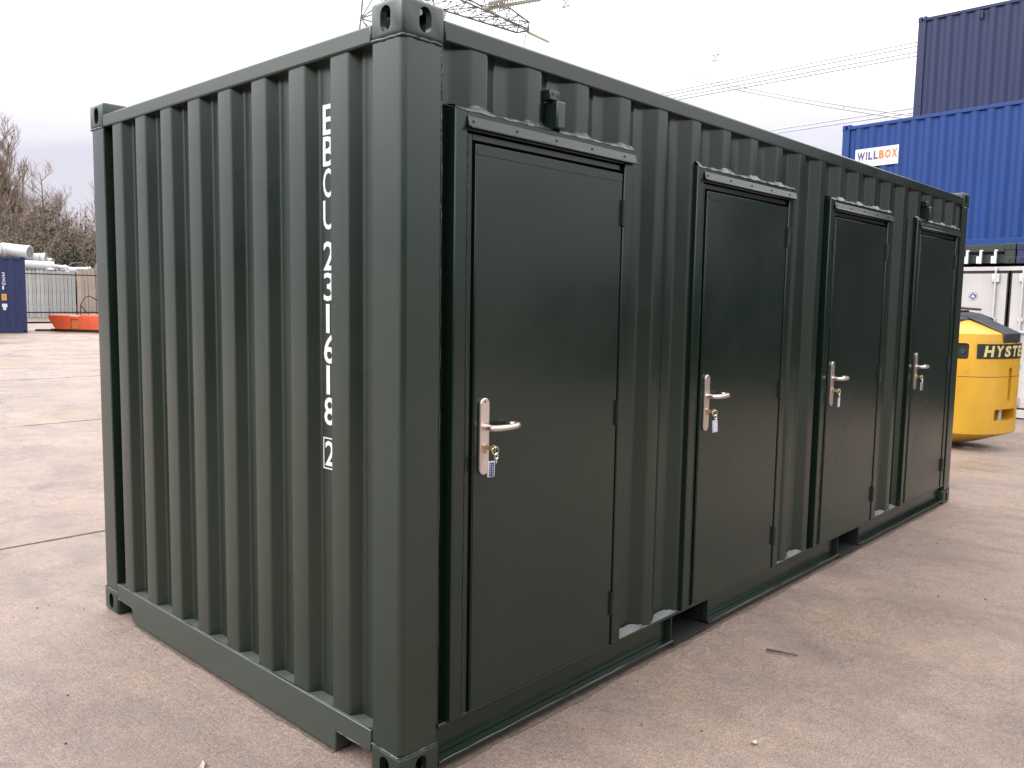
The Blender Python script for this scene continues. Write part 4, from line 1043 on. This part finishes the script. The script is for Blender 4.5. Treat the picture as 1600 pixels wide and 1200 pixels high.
# ------------------------------------------------------------------ pylon and power lines
py = thing('pylon', 'grey lattice electricity pylon rising beyond the green container, its crossarm at the top edge', 'pylon', (30.5, 37.2, -.05))
def strut(mb, a, b, r=.045): mb.tube([a, b], r, 4, cap=False)
def lattice_body(mb, levels):
    for (z0, w0), (z1, w1) in zip(levels[:-1], levels[1:]):
        c0 = [Vector((sx*w0, sy*w0, z0)) for sx, sy in ((-1, -1), (1, -1), (1, 1), (-1, 1))]; c1 = [Vector((sx*w1, sy*w1, z1)) for sx, sy in ((-1, -1), (1, -1), (1, 1), (-1, 1))]
        for i in range(4):
            j = (i+1) % 4
            strut(mb, c0[i], c1[i], .07); strut(mb, c0[i], c1[j], .045); strut(mb, c0[j], c1[i], .045); strut(mb, c1[i], c1[j], .045)
mb = MB(); lattice_body(mb, [(0, 3.4), (4.5, 2.9), (8.5, 2.45), (12, 2.1), (15, 1.75), (17.6, 1.5), (20.0, 1.35), (23, 1.2), (26, 1.05), (29, .9), (32, .7), (36, .25)])
build(mb, 'tower_body', M['pylon'], py)
def crossarm(z, ln, h0, w0):
    for s in (-1, 1):
        mb = MB(); n = 9; prev = None
        for i in range(n+1):
            t = i/n; x = s*(1.3+(ln-1.3)*t); w_ = w0*(1-t)+.55*t; hh = h0*(1-t)+.45*t
            q = [Vector((x, -w_, z)), Vector((x, w_, z)), Vector((x, w_, z+hh)), Vector((x, -w_, z+hh))]
            for a in range(4): strut(mb, q[a], q[(a+1) % 4], .035)
            if prev:
                for a in range(4):
                    strut(mb, prev[a], q[a], .065); strut(mb, prev[a] if i % 2 else prev[(a+1) % 4], q[(a+1) % 4] if i % 2 else q[a], .035)
                    strut(mb, (prev[a]+prev[(a+1) % 4])/2, q[a], .025)
            prev = q
        strut(mb, prev[0], Vector((s*(ln+.5), 0, z+.1))); strut(mb, prev[1], Vector((s*(ln+.5), 0, z+.1))); strut(mb, prev[2], Vector((s*(ln+.5), 0, z+.1))); strut(mb, prev[3], Vector((s*(ln+.5), 0, z+.1)))
        build(mb, 'crossarm', M['pylon'], py)
crossarm(19.45, 10.6, 2.0, 1.3); crossarm(26.0, 8.2, 1.8, 1.0); crossarm(32.0, 6.5, 1.4, .7)
def insulator(a, b, r):
    a, b = Vector(a), Vector(b); mb = MB(); d = (b-a); n = int(d.length/.16)
    mb.tube([a, b], r*.45, 8)
    for i in range(n): q = a+d*(i+.5)/n; mb.tube([q-d.normalized()*.03, q+d.normalized()*.03], r, 9, r*.7)
    build(mb, 'insulator', M['glassy'], py, smooth=50)
insulator((6.0, -1.3, 19.75), (8.6, -4.0, 20.7), .24); insulator((6.0, -.8, 19.5), (8.3, -3.6, 20.1), .24)
insulator((11.1, 0, 19.5), (14.4, 1.0, 19.8), .11); insulator((-11.1, 0, 19.5), (-12.4, -3.0, 19.7), .11); insulator((-11.1, .3, 19.4), (-12.2, -2.7, 19.3), .11)
insulator((10.9, 0, 19.4), (11.3, .6, 18.3), .06); insulator((4.4, .8, 19.3), (4.2, .9, 18.5), .10)
def wire(label, pts, sub=2, r=.02, gap=.4, spacers=(), sag=0.0):
    A, B = Vector(pts[0]), Vector(pts[1]); d = (B-A); side = d.cross(Vector((0, 0, 1))).normalized()*gap/2; upv = Vector((0, 0, gap/2))
    offs = [side+upv, -side+upv, side-upv, -side-upv] if sub == 4 else [upv, -upv]
    t = thing('power_line', label, 'power line', tuple(A), 0, None)
    for of in offs:
        P = [d*s_+of-Vector((0, 0, sag*4*s_*(1-s_))) for s_ in lin(0, 1, 16)]; mb = MB(); mb.tube(P, r, 4); build(mb, 'conductor', M['wire'], t)
    for s_ in spacers:
        c = d*s_-Vector((0, 0, sag*4*s_*(1-s_))); mb = MB()
        for i in range(len(offs)): mb.tube([c+offs[i]*1.1, c+offs[(i+1) % len(offs)]*1.1], .05, 4)
        for of in offs: mb.tube([c+of*1.1-d.normalized()*.15, c+of*1.1+d.normalized()*.15], .06, 4)
        build(mb, 'spacer', M['wire'], t)
def ext(a, b, s0, s1):
    a, b = Vector(a), Vector(b); return (a+(b-a)*s0, a+(b-a)*s1)
wire('upper pair of power line conductors crossing the white sky to the navy container', ext((102.9, 66.7, 30.95), (97.5, 31, 30.0), -.5, 2.2), 2, .078, .42)
wire('pair of power line conductors just below the uppermost pair', ext((104.2, 65.3, 30.45), (97.45, 30.95, 28.95), -.5, 2.2), 2, .078, .42)
wire('pair of power line conductors sloping down to the right across the others', ext((106, 64, 33.4), (95.0, 32.8, 23.0), 0, 1.5), 2, .078, .42, (.55,), .6)
wire('lowest pair of power line conductors just above the bright blue container', ext((113.6, 54.5, 26.05), (97.1, 30.45, 22.9), -.6, 2.2), 2, .078, .5)
wire('faint bundle of four power line conductors high in the white sky', ((30.0, 37.88, 22.15), (120.0, 37.4, 24.9)), 4, .004, .45, (.18, .41), 0)

# ------------------------------------------------------------------ litter on the concrete
sl = MB(); rnd = random.Random(9)  # dark strip at the container base: contact shade painted in with damp silt
def silt_shade(a, b, nrm, lo, hi):
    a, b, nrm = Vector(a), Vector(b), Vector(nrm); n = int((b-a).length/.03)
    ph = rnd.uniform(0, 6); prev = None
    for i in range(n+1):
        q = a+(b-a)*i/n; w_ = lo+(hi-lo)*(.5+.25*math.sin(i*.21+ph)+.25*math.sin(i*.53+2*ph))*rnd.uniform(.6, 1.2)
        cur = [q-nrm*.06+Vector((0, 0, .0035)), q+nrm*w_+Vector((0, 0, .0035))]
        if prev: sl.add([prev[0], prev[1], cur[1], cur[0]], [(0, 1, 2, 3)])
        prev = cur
silt_shade((.17, -.002, 0), (5.88, -.002, 0), (0, -1, 0), .002, .020); silt_shade((.0, 2.08, 0), (.0, .38, 0), (-1, 0, 0), .002, .016)
build(sl, 'silt_shade', M['silt_shade'], yard, kind='stuff')
mb = MB(); mb.tube([(1.985, -.335, .012), (2.0, -.40, .014), (2.03, -.47, .010)], .006, 6, .004)
tag(build(mb, 'twig', M['bare_wood'], smooth=50), 'short dark twig lying on the concrete in front of the container', 'twig')
tag(build(MB().blob((1.15, -.70, .009), .0115, (1.2, 1, .7)), 'pebble', M['pebble'], smooth=60), 'small white pebble on the concrete near the bottom of the picture', 'pebble')
mb = MB(); mb.add([(-.39, .60, .005), (-.372, .625, .014), (-.36, .665, .006), (-.385, .64, .004), (-.402, .63, .010)], [(0, 1, 2, 3), (0, 3, 2, 4)])
tag(build(mb, 'dry_leaf', M['leaf']), 'small pale dry leaf on the concrete at the bottom left', 'leaf')
db = MB(); rnd = random.Random(3)
for i in range(700):
    if i > 150 and i < 360: continue
    if 520 <= i < 600: continue
    if i < 520: x, y = rnd.uniform(-1.5, 9), rnd.uniform(-4, -.03)
    elif i < 640: x, y = rnd.uniform(-1.6, .0), rnd.uniform(-.4, 4)
    else: x, y = rnd.uniform(-2, 6), rnd.uniform(3.9, 16)
    r_ = rnd.choice((.0018, .002, .0025, .003, .003, .0045)) * (1.5 if y > 4 else 1)
    if rnd.random() < .2 and i >= 760: y = rnd.choice((3.95, 9.27, 14.7))+rnd.gauss(0, .03)
    db.blob((x, y, gz(x, y)+r_*.5), r_, (rnd.uniform(.8, 1.8), rnd.uniform(.8, 1.6), .7), .3)
tag(build(db, 'grit', M['grit']), 'scattered dark grit and crumbs on the concrete', 'grit', kind='stuff')
